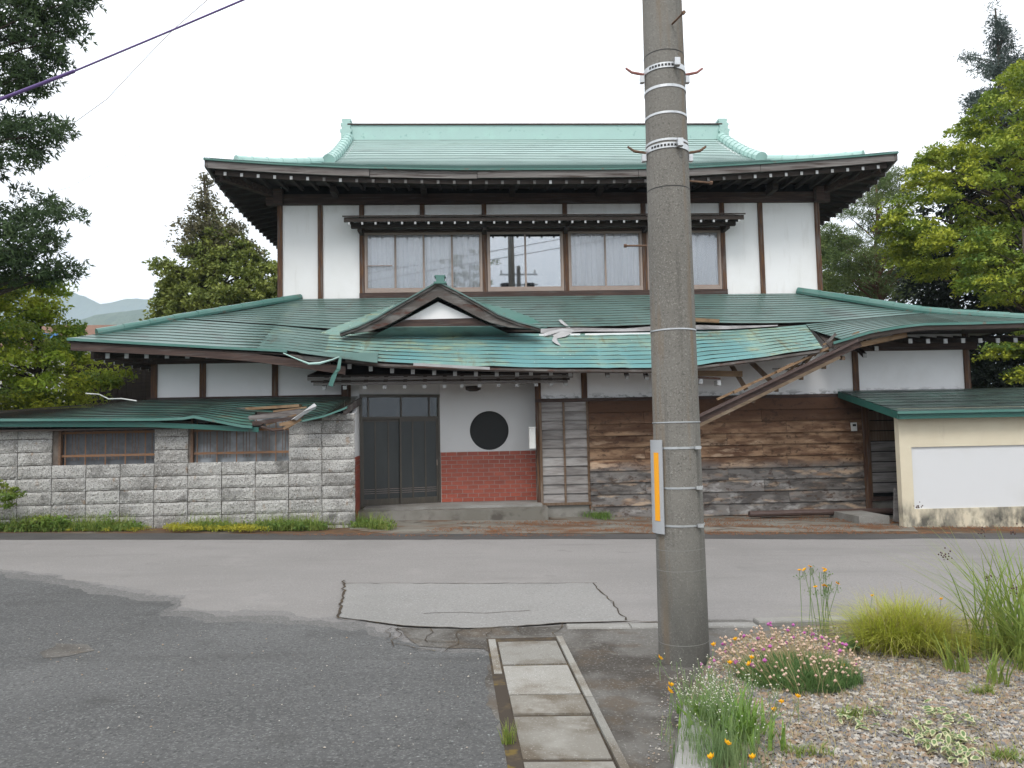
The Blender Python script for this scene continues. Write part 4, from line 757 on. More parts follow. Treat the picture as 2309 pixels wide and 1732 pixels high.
mb = MB(); mb.bar(b-d_*.2+upv*.02+(0, .05, 0), at(1958, 723, 14.4), .05, .10); mb.build('batten', raw_m, fb)
mb = MB(); mb.bar(a+d_*1.2+upv*.20+(0, .10, 0), b+upv*.17-d_*.3+(0, .1, 0), .05, .04); mb.build('batten', raw_m, fb)
for t in (.30, .43, .55, .68, .80, .90): q = a+(b-a)*t; MB().bar(q-upv*.12+(0, .02, 0), q-upv*.13+(0, .28, .06), .06, .07).build('rafter_stub', frame_m, fb)
for k in range(9):
    q = at(1690+k*16+random.uniform(-8, 8), 806-k*9+random.uniform(-8, 6), 14.55+random.uniform(-.1, .2)); v_ = np.array([random.uniform(.25, .6), random.uniform(-.1, .15), random.uniform(-.05, .42)]); MB().bar(q-v_*.5, q+v_*.5, .02+.02*random.random(), .02+.03*random.random()).build('splinter', raw_m if k % 3 else bargem, fb)
for t in (.40, .62, .97): q = a+(b-a)*t+upv*.19; MB().bar(q-d_*.16+(0, .02, .0), q+d_*.2+(0, .02, .01), .06, .05).build('wood_block', raw_m, fb)
for i, (p, q, Y, wd, lb) in enumerate((((1578, 786), (1612, 842), 14.9, .06, 'dark broken rafter leaning steeply left of its longer neighbour'), ((1622, 782), (1668, 826), 15.0, .08, 'dark broken rafter leaning under the torn green roof edge'),)):
    loose('broken_rafter', MB().bar(at(*p, Y), at(*q, Y-.1), wd, .09), frame_m, lb, 'rafter')
loose('broken_board', MB().bar(at(1440, 805, 14.6), at(1603, 808, 14.7), .05, .11), raw_m, 'raw broken board sticking out horizontally just right of the pole', 'board')
hb = thing('dangling_batten', at(1480, 826, 14.5), 'thin batten with two white rafter ends dangling right of the pole', 'batten')
MB().bar(at(1440, 811, 14.5), at(1556, 818, 14.5), .04, .04).build('batten', bargem, hb)
for x, y in ((1514, 824), (1553, 827)): q = at(x, y, 14.5); MB().box(q[0]-.035, q[0]+.035, q[1]-.02, q[1]+.2, q[2]-.045, q[2]+.045).build('rafter_end', cap_m, hb)
loose('broken_beam', MB().bar(at(1440, 688, 15.35), at(1553, 694, 15.3), .08, .07), raw_m, 'short brown timber lying on the green roof right of the pole', 'timber')
# torn white underlay along the open seam
P = []
for x, y0, y1 in ((1168, 711, 720), (1180, 711, 722), (1200, 709, 722), (1230, 709, 718), (1260, 709, 716), (1300, 710, 716), (1350, 711, 716), (1395, 707, 715), (1450, 705, 714), (1508, 703, 712), (1570, 705, 711), (1640, 704, 707), (1680, 703, 704)): P.append([at(x, y0-1, YBK-.02), at(x, (y0+y1)/2, YBK-.05), at(x, y1, YBK-.1)])
loose('torn_underlay', MB().slab(np.array(P).transpose(1, 0, 2), (0, .02, 0)), mat('old_underlay', (.30, .295, .30), .85, .15, [((2, 5, 5), 5, .45, .62, (.16, .15, .145), .8)]), 'torn white underlay showing along the split in the green roof', 'underlay')
pl = MB()
for pts in ([(1172, 716), (1176, 727), (1190, 722), (1203, 731), (1222, 727), (1236, 719), (1262, 712), (1240, 709), (1215, 708)], [(1226, 712), (1221, 704), (1212, 698), (1206, 691), (1212, 690), (1220, 697), (1232, 707)], [(1196, 726), (1192, 736), (1200, 742), (1213, 748), (1206, 741), (1203, 730)]):
    Q = np.array([on_roof(x, y, .04+.03*random.random()) for x, y in pts]); c0 = Q.mean(0)+np.array([0, -.02, .03]); pl.add(np.vstack([Q, c0]), [(i, (i+1) % len(Q), len(Q)) for i in range(len(Q))])
loose('torn_paper_flap', pl, paper_m, 'ragged white flap hanging over the roof right of the gable', 'flap')
# torn eave on the left of the entrance
te = thing('torn_eave_trim', at(680, 780, 14.1), 'bent pale green eave trim and splintered board hanging left of the entrance canopy', 'trim')
MB().tube([at(x, y, 14.12) for x, y in ((612, 763), (640, 775), (668, 786), (690, 785), (718, 777), (733, 771))], [.012, .014, .022, .026, .014, .012], 6).build('bent_strip', trim_m, te)
mb = MB(); mb.prism(pg([(622, 765), (650, 768), (700, 772), (735, 770), (722, 780), (690, 783), (655, 778)], 14.2), (0, .05, 0)); mb.build('splintered_board', bargem, te)
P = np.array([[at(733, 770, 14.1), at(738, 772, 14.1)], [at(727, 796, 14.08), at(735, 798, 14.08)], [at(716, 812, 14.05), at(729, 806, 14.1)], [at(709, 832, 14.0), at(718, 836, 14.05)]])
loose('hanging_strip', MB().slab(P, (0, .012, 0)), trimg, 'twisted green metal strip dangling in front of the entrance canopy', 'metal strip')
P = np.array([[on_roof(x, y, .05) for x, y in ((636, 757), (720, 761), (817, 762))], [np.array(at(x, y, 14.12))+0 for x, y in ((650, 762), (725, 772), (815, 783))]])
loose('loose_roof_sheet', MB().slab(P, (0, 0, -.01)), roofl, 'loose blue-green roof sheet curling at the eave left of the entrance', 'roof sheet')
loose('white_eave_strip', MB().bar(at(893, 787, 14.1), at(1058, 796, 14.1), .03, .05), paper_m, 'peeling white strip under the roof edge above the entrance', 'strip')

# ================================================================== left shed of split blocks
YBW = 13.7
shed = thing('block_shed', (-5.5, YBW, 0), 'grey split-block lean-to with barred windows and buckled green roof', 'shed')
bxr = at(767, 1000, YBW)[0]; bw_, bh_ = .577, .2275; zt0 = 1.91
w1x = (at(132/D, 1000, YBW)[0], at(356/D, 1000, YBW)[0]); w2x = (at(431/D, 1000, YBW)[0], at(650/D, 1000, YBW)[0])
MB().box(-12.5, bxr-.03, YBW+.03, YBW+.08, -.2, 1.2).build('mortar_wall', mortar_m, shed)
MB().box(bxr-.25, bxr-.03, YBW+.03, YBW+.08, 1.2, 2.03).build('mortar_wall', mortar_m, shed)
MB().box(w2x[1]+.02, bxr-.25, YBW+.03, YBW+.14, 1.2, 2.02).build('mortar_wall', mortar_m, shed)
MB().box(w1x[1]+.02, w2x[0]-.02, YBW+.03, YBW+.14, 1.2, 1.95).build('mortar_wall', mortar_m, shed)
MB().box(-12.5, w1x[0]-.02, YBW+.03, YBW+.14, 1.2, 1.95).build('mortar_wall', mortar_m, shed)
bvar = {}
def blockmesh(w_, h_, k):
    key = (round(w_, 2), round(h_, 2), k)
    if key in bvar: return bvar[key]
    nx, nz = 13, 6; x = np.linspace(-w_/2+.006, w_/2-.006, nx); z = np.linspace(-h_/2+.005, h_/2-.005, nz); Xg, Zg = np.meshgrid(x, z)
    rel = rng.random((nz, nx))*.011+.010; rel[0] = rel[-1] = 0.; rel[:, 0] = rel[:, -1] = 0.
    jx = rng.normal(0, .0025, (nz, nx)); jz = rng.normal(0, .002, (nz, nx))
    P = np.stack([Xg+jx, -rel, Zg+jz], -1); mb = MB(); mb.grid(P); e = []
    ring = [(0, j) for j in range(nx)]+[(i, nx-1) for i in range(1, nz)]+[(nz-1, j) for j in range(nx-2, -1, -1)]+[(i, 0) for i in range(nz-2, 0, -1)]
    ra = np.array([P[i, j] for i, j in ring]); rb_ = ra+np.array([0, .05, 0]); m_ = len(ra)
    mb.add(np.vstack([ra, rb_]), [(i, (i+1) % m_, m_+(i+1) % m_, m_+i) for i in range(m_)])
    me = bpy.data.meshes.new('block'); v = np.vstack(mb.v); me.from_pydata(v.tolist(), [], mb.f); me.materials.append(block_m); bvar[key] = me; return me
zrows = [(zt0-bh_*(i+1), zt0-bh_*i) for i in range(9)]
for c in range(12):
    xc = bxr-bw_*(c+.5)
    for i, (z0, z1) in enumerate([(zt0, zt0+.13)]+zrows):
        if i == 0 and c > 0: continue
        inw = any(a-.05 < xc < b+.05 for a, b in (w1x, w2x))
        if inw and z1 > 1.30 and i > 0: continue
        o = bpy.data.objects.new('block', blockmesh(bw_, z1-z0, random.randint(0, 3))); link(o, shed, (xc, YBW+random.uniform(-.004, .004), (z0+z1)/2))
# barred windows
for k, (a, b) in enumerate((w1x, w2x)):
    gw = thing('barred_window', ((a+b)/2, YBW+.1, 1.23), None, None, parent=shed)
    MB().box(a-.03, b+.03, YBW+.13, YBW+.15, 1.2, 2.0).build('backing', mat('grille_back%d' % k, (.115, .12, .13), .5, .4, [(9, 5, .45, .7, (.07, .07, .075), .8)]) if k == 0 else mat('frosted_pane', (.30, .32, .34), .4, .4, [((1.1, 1, 1), 4, .45, .55, (.12, .125, .13), .9)]), gw)
    MB().box(a-.02, a+.02, YBW+.02, YBW+.1, 1.2, 2.0).build('jamb', rust_m, gw)
    for z in (1.36, 1.76): MB().box(a, b, YBW+.055, YBW+.065, z, z+.04).build('flat_rail', mat('rusty_rail', (.22, .115, .06), .8, .3, [(20, 4, .45, .65, (.16, .12, .10), .8)]) if 'rusty_rail' not in MATS else MATS['rusty_rail'], gw)
    x = a+.08; i = 0
    while x < b:
        major = i % 4 == 0; r_ = .011 if major else .006
        MB().tube([(x, YBW+.06, 1.22 if major else 1.30), (x, YBW+.06, 1.95)], r_, 5).build('bar', rust_m if i % 4 else MATS['rusty_rail'], gw); i += 1; x += .115 if i % 4 in (0, 1) else .055
# buckled roof
zb_ = curve([(-300, 905), (0, 889), (150, 878), (330, 862), (500, 860), (775, 856)], 15.32)
zfr = curve([(-300, 908), (0, 906), (330, 905), (395, 903), (418, 899), (450, 905), (520, 919), (556, 922), (640, 912), (700, 899), (745, 882), (775, 866)], 13.42)
NS = 12; xL, xR = -12.0, at(560, 922, 13.42)[0]; xRb = at(575, 862, 15.32)[0]
sr = thing('shed_roof', (-6, 14.4, 2.1), None, None, parent=shed)
def srow(r, a0, a1, b0, b1, m=roofs, ns=NS):
    t0, t1 = max(0, r/ns-.03), (r+1)/ns; n = 40; s_ = np.linspace(0, 1, n); Ya, Yb = 15.32-1.9*t0, 15.32-1.9*t1
    xa = (a0+(b0-a0)*t0)+((a1+(b1-a1)*t0)-(a0+(b0-a0)*t0))*s_; xb = (a0+(b0-a0)*t1)+((a1+(b1-a1)*t1)-(a0+(b0-a0)*t1))*s_
    za = zb_(xa)*(1-t0)+zfr(xa)*t0; zb2 = zb_(xb)*(1-t1)+zfr(xb)*t1
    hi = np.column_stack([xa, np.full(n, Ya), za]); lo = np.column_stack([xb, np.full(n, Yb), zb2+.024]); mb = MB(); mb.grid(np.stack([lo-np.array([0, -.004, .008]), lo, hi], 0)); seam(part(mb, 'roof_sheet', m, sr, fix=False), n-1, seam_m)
xM, xMb = at(545, 925, 13.42)[0], at(560, 860, 15.32)[0]; xN, xNb = at(648, 915, 13.42)[0], at(640, 860, 15.32)[0]
xE, xEb = at(750, 882, 13.42)[0], at(776, 858, 15.32)[0]
for r in range(NS):
    srow(r, xL, xMb, xL, xM)
    if r < 7: srow(r, xMb, xNb, xMb+(xM-xMb), xNb+(xN-xNb))
    srow(r, xNb, xEb, xN, xE, roofs)
strip(xL, xM-.0, 13.40, 13.44, .012, -.035, 'metal_edge', trimg, sr, 50, zfr)
strip(xL, at(560, 925, 13.5)[0], 13.46, 13.50, -.04, -.125, 'fascia_board', fgreen, sr, 50, curve([(-300, 905), (0, 906), (330, 907), (560, 918), (600, 920)], 13.46))
strip(xN, xE, 13.40, 13.44, .012, -.02, 'metal_edge', trimg, sr, 20, zfr)
mb = MB(); mb.bar(at(744, 888, 13.45), at(778, 867, 15.2), .05, .12); mb.build('verge_board', bargem, sr)
mb = MB(); mb.slab(np.array([[(xL, 15.3, 2.2), (xR, 15.3, 2.36)], [(xL, 13.5, 1.86), (xR, 13.5, 1.84)]]), (0, 0, -.03)); mb.build('underlay', soffit_m, sr)
# debris on the shed roof
def deb(p, q, Y0, Y1, wd, h, m, name, label, cat, grp='broken timber on the shed roof'): loose(name, MB().bar(at(*p, Y0), at(*q, Y1), wd, h), m, label, cat, grp)
deb((425, 893), (532, 883), 14.3, 14.4, .06, .05, bargem, 'broken_board', 'slim dark board lying left of the hole in the shed roof', 'board')
deb((535, 884), (650, 877), 14.5, 14.5, .30, .05, raw_m, 'broken_board', 'wide splintered plywood board at the top of the shed roof hole', 'board')
deb((538, 903), (665, 889), 13.6, 13.7, .07, .08, fascia_m, 'broken_rail', 'pale rounded rail lying across the shed roof hole', 'rail')
deb((545, 915), (655, 900), 13.45, 13.6, .05, .06, beam_m, 'broken_rail', 'dark rail under the pale rail at the shed roof hole', 'rail')
deb((612, 927), (650, 906), 13.3, 13.4, .05, .045, raw_m, 'broken_batten', 'short splintered batten poking over the block wall top', 'batten')
deb((555, 893), (640, 893), 13.9, 14.1, .22, .03, soffit_m, 'broken_board', 'dark plank inside the shed roof hole', 'board')
loose('fibreboard_scrap', MB().prism(pg([(603, 914), (622, 910), (640, 907), (636, 916), (622, 921), (612, 920), (604, 921)], 13.35), (0, .02, 0)), raw_m, 'jagged tan fibreboard scrap at the front of the shed roof hole', 'scrap')
P = np.array([[at(x, y, Y) for x, y, Y in ((628, 907, 13.32), (648, 894, 13.4), (664, 882, 13.55), (679, 871, 13.7))], [at(x, y, Y) for x, y, Y in ((634, 905, 13.25), (655, 889, 13.36), (668, 884, 13.45), (684, 877, 13.6))], [at(x, y, Y) for x, y, Y in ((640, 908, 13.3), (656, 896, 13.38), (672, 887, 13.5), (682, 882, 13.62))]])
loose('crumpled_sheet', MB().slab(P, (0, .012, -.006)), paper_m, 'white crumpled sheet sticking up from the shed roof hole', 'sheet')
for p, q, Y, m, lb in (((560, 899), (648, 884), 13.75, bargem, 'grey splintered lath behind the pale rail on the shed roof'), ((575, 918), (640, 896), 13.5, raw_m, 'tan lath crossing over the dark rail on the shed roof'), ((590, 889), (662, 880), 14.1, raw_m, 'thin tan lath at the upper right of the shed roof hole')): loose('broken_lath', MB().bar(at(*p, Y), at(*q, Y+.1), .035, .03), m, lb, 'lath', 'broken timber on the shed roof')
loose('curled_metal', MB().tube([at(565, 922, 13.35), at(590, 930, 13.3), at(615, 928, 13.3), at(632, 918, 13.35)], .02, 6), beam_m, 'curled dark metal strip hanging below the shed roof hole', 'metal strip')
loose('cable_end', MB().tube([at(185, 850, 15), at(215, 852, 15), at(235, 862, 14.9), at(262, 861, 14.8), at(295, 866, 14.6)], .012, 5), white_m, 'loose pale cable lying on the left shed roof', 'cable')

# ================================================================== right outbuilding
YR = 13.4
outb = thing('outbuilding', (9.5, YR, -.2), 'cream stucco outbuilding with white wall panel and low green roof', 'outbuilding')
ox0 = at(1945, 1000, YR)[0]; oz1 = zat(1960, 890, YR)+.06; px0, px1 = at(1972, 1030, YR)[0], 14.2; pz0, pz1 = zat(1975, 1100, YR), zat(1975, 966, YR)
mb = MB(); mb.box(ox0, px0, YR, YR+.14, -.5, oz1); mb.box(px0, 14.5, YR, YR+.14, pz1, oz1); mb.box(px0, 14.5, YR, YR+.14, -.5, pz0); mb.build('stucco_wall', cream_m, outb)
MB().box(px0, 14.4, YR+.03, YR+.10, pz0, pz1).build('white_panel', wpanel_m, outb)
MB().box(9.3, 9.4, YR+.14, YL-.05, -.4, 1.8).build('inner_wall', dark_m, outb)
# roof with stepped sheets and green fascia
rzb, rzf = 2.36, zat(1940, 890, 13.15); rx0 = at(1940, 893, 13.15)[0]; orf = thing('outbuilding_roof', (9, 14, 2), None, None, parent=outb)
for r in range(8):
    t0, t1 = max(0, r/8-.01), (r+1)/8; mb = MB(); Ya, Yb = YL-.05-2.2*t0, YL-.05-2.2*t1; za, zb3 = rzb+(rzf-rzb)*t0, rzb+(rzf-rzb)*t1
    mb.add([(rx0, Yb+.004, zb3), (15, Yb+.004, zb3), (15, Yb, zb3+.018), (rx0, Yb, zb3+.018), (15, Ya, za), (rx0, Ya, za)], [(0, 1, 2, 3), (3, 2, 4, 5)]); mb.build('roof_sheet', roofd, orf, fix=False)
MB().box(rx0-.01, 15, 13.14, 13.17, rzf-.035, rzf+.012).build('metal_edge', trimg, orf); MB().box(rx0+.02, 15, 13.18, 13.23, rzf-.125, rzf-.036).build('fascia_board', fgreen, orf)
mb = MB(); mb.hexa([(rx0-.005, 13.18, rzf-.12), (rx0+.03, 13.18, rzf-.12), (rx0+.03, YL-.05, rzb-.14), (rx0-.005, YL-.05, rzb-.14), (rx0-.005, 13.18, rzf+.0), (rx0+.03, 13.18, rzf+.0), (rx0+.03, YL-.05, rzb-.01), (rx0-.005, YL-.05, rzb-.01)]); mb.build('verge_board', fgreen, orf)
mb = MB(); mb.hexa([(rx0, 13.2, rzf-.05), (15, 13.2, rzf-.05), (15, YL-.05, rzb-.05), (rx0, YL-.05, rzb-.05), (rx0, 13.2, rzf-.02), (15, 13.2, rzf-.02), (15, YL-.05, rzb-.02), (rx0, YL-.05, rzb-.02)]); mb.build('underlay', soffit_m, orf)
mb = MB(); mb.box(ox0-.55, ox0+.02, 13.9, 15.1, -.3, -.02); tag(mb.build('porch_step', conc_m), kind='structure')
# small things by the house
im = thing('intercom', at(1843, 921, YL-.1), 'small white intercom box on the board wall beside the side porch', 'intercom')
q = at(1844, 922, YL-.09); MB().box(q[0]-.055, q[0]+.055, YL-.12, YL-.065, q[2]-.085, q[2]+.085).build('case', white_m, im); MB().box(q[0]-.035, q[0]+.035, YL-.124, YL-.119, q[2]+.01, q[2]+.055).build('screen', black_m, im)
mbx = thing('mailbox', at(1149, 965, YL-.1), 'white wall mailbox beside the round window', 'mailbox')
q = at(1149, 947, YL-.1); MB().box(q[0]-.06, q[0]+.06, YL-.22, YL-.02, q[2]-.2, q[2]+.2).build('box', white_m, mbx); MB().box(q[0]-.066, q[0]+.066, YL-.23, YL-.015, q[2]+.2, q[2]+.225).build('lid', white_m, mbx)
loose('stub_pipe', MB().tube([G(1210, 1108)+(0, 0, 0), G(1210, 1108)+np.array([0, 0, .22])], .018, 8), steel_m, 'short grey pipe standing below the louvred shutter', 'pipe')
for k, (p, q, Y0, Y1, rr, lb) in enumerate((((1618, 1101), (1935, 1079), 14.85, 15.0, .06, 'long dark brown gutter pipe lying along the board wall'), ((1640, 1092), (1725, 1086), 15.0, 15.05, .045, 'short brown gutter length lying behind the long pipe'))):
    a, b = at(*p, Y0), at(*q, Y1); a[2] = gz(a[0])+rr+.02; b[2] = gz(b[0])+rr+.06; loose('gutter_pipe', MB().tube([a, a+(b-a)*.35+(0, 0, .01), b], rr, 10), pipe_m, lb, 'gutter pipe')
a = at(1935, 1085, 14.2); loose('leaning_board', MB().bar((a[0]+.0, 14.1, -.18), (a[0]+.16, 14.3, .42), .25, .03, up=(0, 1, 0)), louver_m, 'grey weathered board leaning against the outbuilding corner', 'board')

# ================================================================== utility pole
pb = G(1478, 1428); PX, PYy = pb[0], pb[1]; R0, TAP = .178, 1/150.
pole = thing('utility_pole', (PX, PYy, gz(PX)), 'thick concrete utility pole with steel bands standing in front of the house', 'utility pole')
prad = lambda z: R0-TAP*z
zs = np.array([-.3, .0, .4, 1, 2, 3, 4, 5, 6.5, 8, 10.5]); mb = MB(); mb.tube([(PX, PYy, z) for z in zs], [prad(z) for z in zs], 40); mb.build('shaft', pole_m, pole, smooth=True)
def pz(y): return zat(1478-(1428-y)*.033, y, PYy-.16)
def ring(z, h, m, name, grow=.004, tilt=0., par=pole):
    th = np.linspace(0, 2*math.pi, 41); r_ = prad(z)+grow; g_ = []
    for rr, dz in ((r_-.004, -h/2), (r_, -h/2), (r_, h/2), (r_-.004, h/2)): g_.append(np.column_stack([PX+rr*np.cos(th), PYy+rr*np.sin(th), z+dz+tilt*np.cos(th)]))
    mb = MB(); mb.grid(np.stack(g_, 0)); return mb.build(name, m, par, smooth=False, fix=False)
for y, h in ((182, .02), (240, .016), (299, .016), (710, .010), (912, .008), (968, .016), (1055, .014), (1137, .014)): ring(pz(y), h, steel_m, 'steel_band')
for y in (104, 400): ring(pz(y), .006, black_m, 'seam_line', .0015)
for y in (1190, 1235, 1395): ring(pz(y), .004, mat('scuff', (.20, .197, .185), .9) if 'scuff' not in MATS else MATS['scuff'], 'scuff_line', .001, .006)
for y in (968, 1055, 1137): z = pz(y); MB().box(PX+.085, PX+.125, PYy-.175, PYy-.135, z-.011, z+.011).build('band_buckle', steel_m, pole)
for y in (138, 312):     # step brackets
    z = pz(y); hb_ = ring(z, .040, steel_m, 'bracket_band', .006, .0); r_ = prad(z)
    for i in range(9):
        a = R(215+i*9); q = np.array([math.cos(a), math.sin(a)]); tq = np.array([-q[1], q[0]])
        c = np.array([PX, PYy])+q*(r_+.0075); mb = MB(); mb.bar((c[0]-tq[0]*.008, c[1]-tq[1]*.008, z), (c[0]+tq[0]*.008, c[1]+tq[1]*.008, z), .002, .016); mb.build('slot', black_m, hb_)
    MB().box(PX+.03, PX+.07, PYy-r_-.045, PYy-r_-.004, z-.02, z+.035).build('bolt_block', steel_m, hb_)
    for s_ in (-1, 1):
        x0 = PX+s_*(r_+.006); hk = MB(); hk.tube([(x0-s_*.01, PYy, z-.005), (x0+s_*.04, PYy, z+.002), (x0+s_*.09, PYy, z+.012), (x0+s_*.135, PYy, z+.045)], [.008, .011, .010, .008], 8)
        hk.build('hook', redrust if y < 200 else rust_m, hb_); MB().box(min(x0, x0+s_*.03), max(x0, x0+s_*.03), PYy-.02, PYy+.02, z-.07, z-.02).build('bracket_lug', steel_m, hb_)
for (x0, y0), (x1, y1), dy in (((1397, 531), (1352, 531), 0), ((1488, 391), (1535, 395), 0), ((1452, 52), (1476, 28), -.22)):
    a = at(x0, y0, PYy+dy*.7); b = at(x1, y1, PYy+dy-(.1 if dy else 0)); o = MB().tube([a, b], .0075, 8).build('step_bolt', rust_m, pole); dd = (b-a)/np.linalg.norm(b-a); MB().tube([b-dd*.006, b+dd*.014], .014, 6).build('bolt_head', rust_m, o)
# curved guard plate with a yellow stripe
z0, z1 = pz(1155), pz(950); 
def arc(a0, a1, grow, m, name, par, zz0, zz1, n=14):
    th = np.linspace(R(a0), R(a1), n); g_ = [np.column_stack([PX+(prad(z)+grow)*np.cos(th), PYy+(prad(z)+grow)*np.sin(th), np.full(n, z)]) for z in (zz0, zz1)]
    P = np.stack(g_, 0); Q = np.stack([np.column_stack([PX+(prad(z)+grow-.008)*np.cos(th), PYy+(prad(z)+grow-.008)*np.sin(th), np.full(n, z)]) for z in (zz0, zz1)], 0)
    mb = MB(); mb.grid(P); mb.grid(Q); mb.grid(np.stack([P[0], Q[0]], 0)); mb.grid(np.stack([P[1], Q[1]], 0)); mb.grid(np.stack([P[:, 0], Q[:, 0]], 0)); mb.grid(np.stack([P[:, -1], Q[:, -1]], 0)); return mb.build(name, m, par, fix=False)
gp = arc(118, 222, .022, plate_m, 'guard_plate', pole, z0, z1); arc(196, 212, .0245, yell_m, 'yellow_stripe', gp, z0+.09, z1-.09); arc(130, 146, .0245, yell_m, 'yellow_stripe', gp, z0+.09, z1-.09)

# ================================================================== vegetation
def inside(P, poly):
    poly = np.asarray(poly, float); x, y = P[:, 0], P[:, 1]; r_ = np.zeros(len(P), bool); m = len(poly); j = m-1
    for i in range(m):
        xi, yi = poly[i]; xj, yj = poly[j]; c = ((yi > y) != (yj > y)) & (x < (xj-xi)*(y-yi)/(yj-yi+1e-12)+xi); r_ ^= c; j = i
    return r_
def edge_dist(P, poly):
    poly = np.asarray(poly, float); dmin = np.full(len(P), 1e9)
    for i in range(len(poly)):
        a, b = poly[i], poly[(i+1) % len(poly)]; ab = b-a; t = np.clip(((P-a)@ab)/(ab@ab+1e-9), 0, 1); dmin = np.minimum(dmin, np.linalg.norm(P-(a+t[:, None]*ab), axis=1))
    return dmin
def crown_points(poly, Yc, half, n, maxd=None):
    """random points in a rounded volume whose silhouette is the outline, centred at depth Yc"""
    poly = np.asarray(poly, float); lo, hi = poly.min(0), poly.max(0); P = np.zeros((0, 2))
    while len(P) < n: q = lo+rng.random((n*2, 2))*(hi-lo); P = np.vstack([P, q[inside(q, poly)]])
    P = P[:n]; d = edge_dist(P, poly); d = np.sqrt(np.clip(d/(maxd or d.max()), 0, 1)); Y = Yc+half*d*rng.uniform(-1, 1, n)
    Q = np.column_stack([(P[:, 0]*D-CX)/F, (P[:, 1]*D-CY)/F, np.ones(n)])@AX.T
    return CAM+Q*(Y/Q[:, 1])[:, None]
def leaf_soup(C, per, rad, size, flat=.45, asp=.45, up=.6, droop=.0):
    """C clump centres; per leaves in a flattened clump of radius rad; rhombic leaves"""
    n = len(C)*per; c = np.repeat(C, per, 0); rr = np.repeat(rad*(.6+.8*rng.random(len(C))), per) if np.isscalar(rad) else np.repeat(rad, per)
    d = rng.normal(size=(n, 3)); d /= np.linalg.norm(d, axis=1)[:, None]; d *= (rng.random(n)**.45)[:, None]; d[:, 2] *= flat
    p = c+d*rr[:, None]; p[:, 2] -= droop*np.hypot(d[:, 0], d[:, 1])**2*rr
    ax = d*np.array([1, 1, .3])+rng.normal(size=(n, 3))*.55; ax[:, 2] += -.15; ax /= np.linalg.norm(ax, axis=1)[:, None]
    nv = rng.normal(size=(n, 3))*.8; nv[:, 2] += up*1.5; sdv = np.cross(ax, nv); sdv /= np.linalg.norm(sdv, axis=1)[:, None]+1e-9
    L = (size*(.6+.8*rng.random(n)))[:, None]; Wd = L*asp
    V = np.stack([p-ax*L*.5, p+sdv*Wd*.5-ax*L*.05, p+ax*L*.5, p-sdv*Wd*.5-ax*L*.05], 1)
    return V.reshape(-1, 4*1, 3).reshape(-1, 3)
def star_soup(C, per, rad, size, asp=.16, nleaf=7):
    """whorled narrow leaves at twig tips"""
    n = len(C)*per; c = np.repeat(C, per, 0); d = rng.normal(size=(n, 3)); d /= np.linalg.norm(d, axis=1)[:, None]; tip = c+d*np.array([1, 1, .5])*rad*(rng.random(n)**.4)[:, None]
    tip = np.repeat(tip, nleaf, 0); m = len(tip); ax = np.repeat(d, nleaf, 0)*.45+rng.normal(size=(m, 3)); ax /= np.linalg.norm(ax, axis=1)[:, None]
    sdv = np.cross(ax, rng.normal(size=(m, 3))); sdv /= np.linalg.norm(sdv, axis=1)[:, None]; L = (size*(.7+.6*rng.random(m)))[:, None]; W = L*asp
    return np.stack([tip, tip+ax*L*.45+sdv*W, tip+ax*L, tip+ax*L*.45-sdv*W], 1).reshape(-1, 3)
def limbs(base, top, C, nl, r0, par, m, name='trunk', frac=(.25, .95, .10)):
    base, top = np.array(base, float), np.array(top, float); k = 9; s_ = np.linspace(0, 1, k)[:, None]; path = base+(top-base)*s_; path[1:-1, :2] += rng.normal(0, .06*r0/.15, (k-2, 2))
    mb = MB(); mb.tube(path, r0*(1-s_[:, 0]*.85), 9); mb.build(name, m, par, smooth=True)
    mb = MB(); idx = rng.choice(len(C), min(nl, len(C)), replace=False)
    for i in idx:
        e = C[i]; f = np.clip((e[2]-base[2])/(top[2]-base[2]+1e-6)-frac[2], *frac[:2]); a = base+(top-base)*f; L = np.linalg.norm(e-a); mid = (a+e)/2+np.array([0, 0, .08*L])+rng.normal(0, .05*L, 3)
        mb.tube(np.array([a, a*.35+mid*.65, mid*.5+e*.5, e]), np.array([.30, .2, .12, .04])*r0*(1-f*.6), 5, cap=False)
    mb.build('branches', m, par, smooth=True, fix=False)
def tree(name, label, polys, Yc, half, base, top, leafm, nclump, per, rad, size, r0=.16, nl=40, barkm=bark_m, star=False, flat=.45, asp=.5, up=.6, extra=None, group=None, maxd=None, nleaf=7, cat='tree', droop=0., frac=(.25, .95, .10)):
    root = thing(name, base, label, cat, group)
    areas = [abs(sum(p[i][0]*p[(i+1) % len(p)][1]-p[(i+1) % len(p)][0]*p[i][1] for i in range(len(p)))) for p in polys]; ta = sum(areas)
    C = np.vstack([crown_points(p, Yc, half, max(3, int(nclump*a/ta)), maxd) for p, a in zip(polys, areas)])
    V = star_soup(C, per, rad, size, asp, nleaf) if star else leaf_soup(C, per, rad, size, flat, asp, up, droop)
    quads('crown', V, leafm, root)
    if extra: quads('crown', leaf_soup(C[rng.random(len(C)) < extra[1]], per, rad, size, flat, asp, up)+np.array([0, -.1, .08]), extra[0], root)
    limbs(base, top, C, nl, r0, root, barkm, frac=frac); return root
gp_ = lambda x, Y: (x, Y, gz(x))
